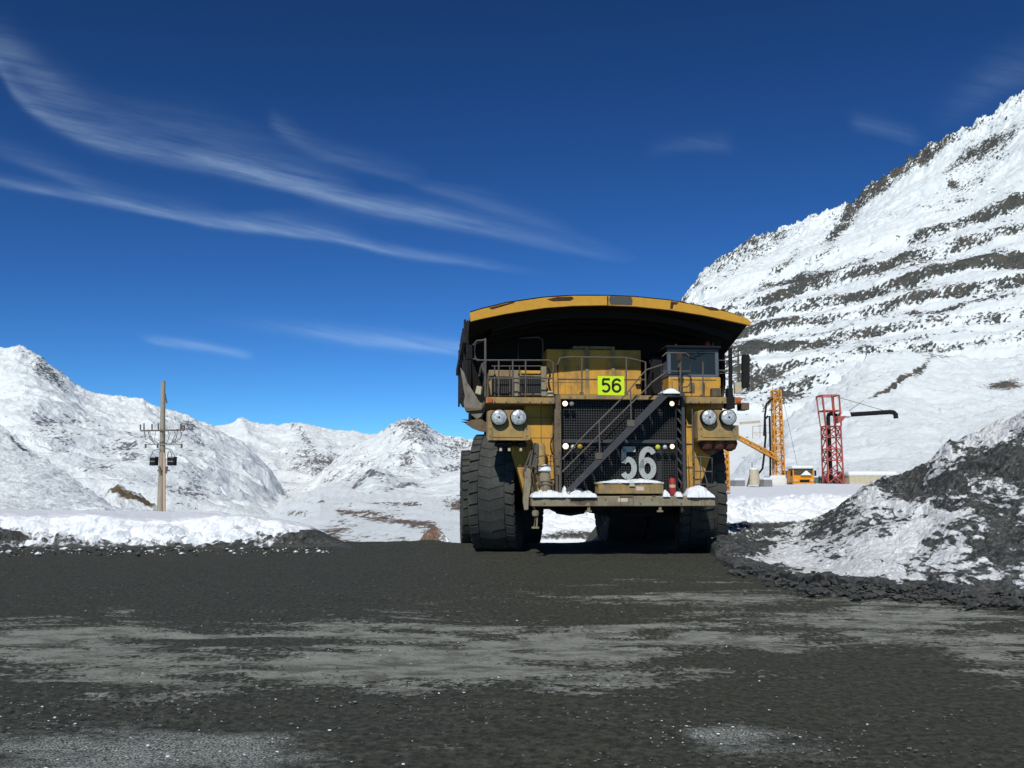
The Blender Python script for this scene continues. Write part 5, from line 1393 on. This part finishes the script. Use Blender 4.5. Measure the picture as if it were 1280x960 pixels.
# yellow drilling rig: mast, boom, hose
YB = 92.0; kB = YB / F
b0 = wpt(973, 604, YB); rig = empty('drill_rig', b0, 0, 'tall orange-yellow lattice drill mast with sloping boom beside the orange truck', 'drill rig')
def BL(u, v, dy=0.0): return wpt(u, v, YB + dy) - b0
mb = MB(); lattice(mb, BL(974, 604, 0), BL(970, 488, 0), .98, .8, 12, .12, .07)
mb.tube([BL(971, 600, .1), BL(969, 492, .1)], .07, 8)
part(mb, 'mast', M['towerorange'], rig)
mb = MB(); lattice(mb, BL(972, 573, -.6), BL(912, 541, -.6), .75, .5, 9, .12, .07, Vector((0, 1, 0)), Vector((-.45, 0, .9)))
part(mb, 'boom', M['towerorange'], rig)
mb = MB()
for pts_ in ([(966, 498), (958, 505), (956, 520), (957, 545), (955, 570), (953, 586), (948, 592)], [(960, 520), (956, 524), (955, 545)], [(962, 520), (963, 560), (963, 604)]):
    mb.tube([BL(x, y, -.8) for x, y in pts_], .11, 7)
part(mb, 'hose', M['black'], rig, smooth=True)
mb = MB(); mb.bar(BL(925, 529, .5), BL(950, 527, .5), .25); mb.bar(BL(941, 533, .5), BL(966, 531, .5), .07); mb.bar(BL(941, 533, .5), BL(941, 548, .5), .07); mb.bar(BL(941, 541, .5), BL(966, 541, .5), .06); mb.bar(BL(950, 530, .5), BL(950, 548, .5), .06)
part(mb, 'work_platform', M['cream'], rig)
mb = MB(); a = BL(963, 607, -1.2); b = BL(984, 594, 1.5); mb.box(a.x, a.y, a.z, b.x, b.y, b.z); part(mb, 'base_housing', M['whiteblock'], rig, bevel=.3)
# cables
mb = MB()
mb.tube([BL(978, 495), BL(1000, 598)], .02, 5); part(mb, 'cable', M['rail'], rig)

# orange lattice leg next to the dump truck
YL = 62.0; l0 = wpt(904, 614, YL); leg = empty('lattice_mast', l0, 0, 'short orange lattice mast seen just right of the haul truck tyre', 'lattice mast')
def LLp(u, v, dy=0.0): return wpt(u, v, YL + dy) - l0
mb = MB(); lattice(mb, LLp(905, 614), LLp(903.5, 558), .62, .60, 7, .10, .06); mb.bar(LLp(898, 613, -.4), LLp(912, 613, -.4), .12); mb.bar(LLp(897, 558, -.3), LLp(909, 557, -.3), .1)
part(mb, 'lattice_frame', M['towerorange'], leg)
mb = MB(); mb.bar(LLp(903, 585, -.2), LLp(903.5, 606, -.2), .16); mb.bar(LLp(901, 568, -.2), LLp(902, 580, -.2), .2); part(mb, 'cylinder', M['galv'], leg)

# red lattice tower with black pipe arm
r0 = wpt(1041, 603, YB); red = empty('lattice_tower', r0, 0, 'red lattice tower carrying a long black bent pipe', 'tower')
def RL(u, v, dy=0.0): return wpt(u, v, YB + dy) - r0
mb = MB()
lattice(mb, RL(1041.5, 604, 0), RL(1038.5, 533, 0), 1.6, 1.5, 5, .13, .09)
c4 = [(-1, -1), (1, -1), (1, 1), (-1, 1)]
pA, pB = RL(1038.5, 533), RL(1034.5, 495)
for i, j in c4: mb.bar(pA + Vector((i * .8, j * .8, 0)), pB + Vector((i * .88, j * .88, 0)), .14)
for t_ in (0.5, 1.0):
    pc = pA.lerp(pB, t_); w = .8 + .08 * t_
    for q in range(4): i, j = c4[q]; i2, j2 = c4[(q + 1) % 4]; mb.bar(pc + Vector((i * w, j * w, 0)), pc + Vector((i2 * w, j2 * w, 0)), .13)
mb.bar(pA + Vector((.1, -.8, 0)), pB + Vector((.1, -.85, 0)), .10)
part(mb, 'lattice_frame', M['towerred'], red)
mb = MB(); mb.tube([RL(1035, 523, -.2), RL(1036, 518, -.2), RL(1040, 517, -.2), RL(1046, 520, -.2)], .22, 8); mb.tube([RL(1035, 522, -.1), RL(1036, 535, -.1), RL(1039, 602, -.1)], .2, 8)
part(mb, 'riser_pipe', M['black'], red, smooth=True)
mb = MB(); mb.prism([(RL(1043, 521)[0], RL(1043, 521)[2]), (RL(1053, 521)[0], RL(1053, 521)[2]), (RL(1049, 527)[0], RL(1049, 527)[2]), (RL(1043, 530)[0], RL(1043, 530)[2])], -1.0, .2); mb.bar(RL(1044, 521.5, -.6), RL(1062, 521, -.6), .14)
part(mb, 'hopper', M['towerred'], red)
mb = MB(); a = RL(1047, 521, -.8); b = RL(1058, 515, .2); mb.prism([(RL(1046, 521)[0], a.z), (RL(1060, 521)[0], a.z), (RL(1058, 515)[0], b.z), (RL(1050, 515)[0], b.z)], -1.0, .3); part(mb, 'snow_cap', M['snow'], red, bevel=.1)
mb = MB(); mb.tube([RL(1050, 519.5, -.6), RL(1058, 518.5, -.5), RL(1090, 516.5, -.5), RL(1112, 515), RL(1117, 515.5), RL(1119.5, 518), RL(1120, 523)], .24, 10)
part(mb, 'pipe_arm', M['black'], red, smooth=True)
mb = MB(); mb.tube([RL(1046, 496), RL(1104, 513, -.5)], .03, 5); mb.tube([RL(1058, 516), RL(1080, 500, 20)], .03, 5)
part(mb, 'stay_cable', M['rail'], red)

# orange service truck (seen from the front)
s0 = wpt(1004, 605, 88.0); stc = empty('service_truck', s0, 0, 'small orange truck with snow on its roof parked left of the red tower', 'truck')
def SL(u, v, dy=0.0): return wpt(u, v, 88.0 + dy) - s0
def sbox(mb, u0, v0, u1, v1, d0, d1): a = SL(u0, v0, d0); b = SL(u1, v1, d0); mb.box(a.x, d0, b.z, b.x, d1, a.z)
mb = MB(); sbox(mb, 991, 587, 1018.5, 603, 0, 2.0); part(mb, 'cab', M['caborange'], stc, bevel=.12)
mb = MB(); sbox(mb, 992.5, 586, 1016, 594, -.03, .2); part(mb, 'windscreen', M['glass'], stc, bevel=.03)
mb = MB(); sbox(mb, 991.5, 585.5, 1017, 594.5, .25, 1.8); part(mb, 'cab_interior', M['black'], stc)
mb = MB(); sbox(mb, 990, 582, 1017, 586, -.1, 2.1); part(mb, 'snow_cap', M['snow'], stc, bevel=.14)
mb = MB(); mb.prism([(SL(1000, 594)[0], SL(1000, 594)[2]), (SL(1007, 588)[0], SL(1007, 588)[2]), (SL(1014, 594)[0], SL(1014, 594)[2])], -.3, -.04); part(mb, 'snow_cap', M['snow'], stc, bevel=.04, label='snow lying on the windscreen')
mb = MB(); sbox(mb, 1000, 599.5, 1012, 603, -.06, -.01); part(mb, 'radiator_grille', M['black'], stc)
mb = MB(); sbox(mb, 991.5, 603, 1018.5, 605.5, -.05, .3); part(mb, 'bumper', M['caborange'], stc, bevel=.04)
for u in (1019.5, 989.5):
    mb = MB(); sbox(mb, u - 1.2, 588, u + 1.2, 595, -.1, .05); part(mb, 'mirror', M['black'], stc, bevel=.03)
for u in (994.5, 1015.5):
    mb = MB(); c = SL(u, 600.5, -.05); mb.lathe([(.12, .04), (.13, 0), (.05, -.02)], c, 'y', 12); part(mb, 'headlight', M['lens'], stc, smooth=True)
for u in (993, 1016):
    for dy in (.9, 4.2):
        mb = MB(); c = SL(u, 605, dy); mb.lathe([(.2, -.14), (.42, -.13), (.45, 0), (.42, .13), (.2, .14)], (c.x, dy, c.z + .02), 'x', 20); part(mb, 'wheel', M['rubber'], stc, smooth=True)
mb = MB(); sbox(mb, 992, 588, 1017, 601, 2.1, 6.0); part(mb, 'cargo_box', M['tan'], stc, bevel=.05)

# cream tank on struts
t0 = wpt(943, 608, 80.0); tank = empty('water_tank', t0, 0, 'small cream tank on struts standing in the snow left of the drill mast', 'tank')
def TL(u, v, dy=0.0): return wpt(u, v, 80.0 + dy) - t0
mb = MB(); c = TL(943, 606); hh = TL(943, 587).z - c.z; mb.lathe([(.50, 0), (.42, hh), (.1, hh + .05)], c, 'z', 16); part(mb, 'tank_body', M['cream'], tank, smooth=True)
mb = MB(); c = TL(942, 587); mb.lathe([(.42, 0), (.40, .1), (.15, .2)], c, 'z', 14); part(mb, 'snow_cap', M['snow'], tank, smooth=True)
mb = MB(); mb.bar(TL(938, 592), TL(934, 608, -.3), .1); mb.bar(TL(946, 592), TL(950, 608, -.3), .1); mb.tube([TL(940, 586), TL(940, 578)], .04, 6); part(mb, 'strut', M['rail'], tank)

# low snow-covered sheds
def shed(u0, u1, v0, v1, vt, Y, mat, label):
    o0 = wpt(u0, v1, Y); sh = empty('site_container', o0, 0, label, 'container')
    def Q(u, v): return wpt(u, v, Y) - o0
    a, b = Q(u0, v0), Q(u1, v1)
    mb = MB(); mb.box(0, 0, b.z - .3, b.x, 3, a.z); part(mb, 'wall', mat, sh, bevel=.03)
    c = Q(u0, vt); mb = MB(); mb.box(-.1, -.1, a.z, b.x + .1, 3.1, c.z); part(mb, 'snow_cap', M['snow'], sh, bevel=.18)
    mb = MB(); n_ = 9
    for i in range(1, n_): x = b.x * i / n_; mb.box(x - .03, -.03, b.z, x + .03, 0, a.z - .05)
    part(mb, 'wall_rib', mat, sh)
M['green'] = paint('green_container', (0.10, 0.17, 0.13), (0.16, 0.16, 0.13), .5, .8, .6)
shed(1062, 1121, 595, 602, 589, 90, M['cream'], 'long low cream container with thick snow roof right of the red tower')
shed(1018, 1062, 597, 603, 595, 97, M['green'], 'low green container behind the foot of the red tower')

# loose gear on the plateau
for u, v, w, h, lab, mt in ((922, 607, 1.0, .45, 'snowed-over crate lying left of the cream tank', 'galv'), (957, 607, .9, .5, 'snowed-over crate between the cream tank and the drill mast', 'galv')):
    p = wpt(u, v, 82); e = empty('crate', p, .3, lab, 'crate')
    mb = MB(); mb.box(-w / 2, -w / 2, -.3, w / 2, w / 2, h); part(mb, 'crate_body', M[mt], e, bevel=.03)
    mb = MB(); mb.box(-w / 2 - .04, -w / 2 - .04, h, w / 2 + .04, w / 2 + .04, h + .22); part(mb, 'snow_cap', M['snow'], e, bevel=.1)

# brown outcrop at the lip of the road, left of the truck
X, Y = np.meshgrid(np.linspace(-1, 1, 60), np.linspace(-1, 1, 60))
p = wpt(545, 676, 100)
hz = np.clip(1 - (np.abs(X) ** 1.6 + np.abs(Y) ** 1.6), 0, 1) ** .6 * np.clip(1.15 - .75 * np.abs(X + .35) ** .8, .1, 1)
ZZ = p.z - 1.4 + 2.5 * hz * (1 + .45 * fbm(X * 3, Y * 3, 0, 1.0, 5, .6, 140, True))
o = grid_object('rock_outcrop', p.x + .3 + X * 2.9 + .2 * fbm(X, Y, 0, .4, 3, .6, 141), p.y + Y * 2.4, ZZ, terrain_mat('outcrop_rock', .35, [(0.15, 0.095, 0.065), (0.20, 0.13, 0.09), (0.10, 0.065, 0.045)], contrast=.12, nw=.6), {'rock': .75 - .7 * np.clip(X + .1, 0, 1)}, kind=None)
tag(o, 'brown rock outcrop poking from the snow left of the haul truck', 'rock')
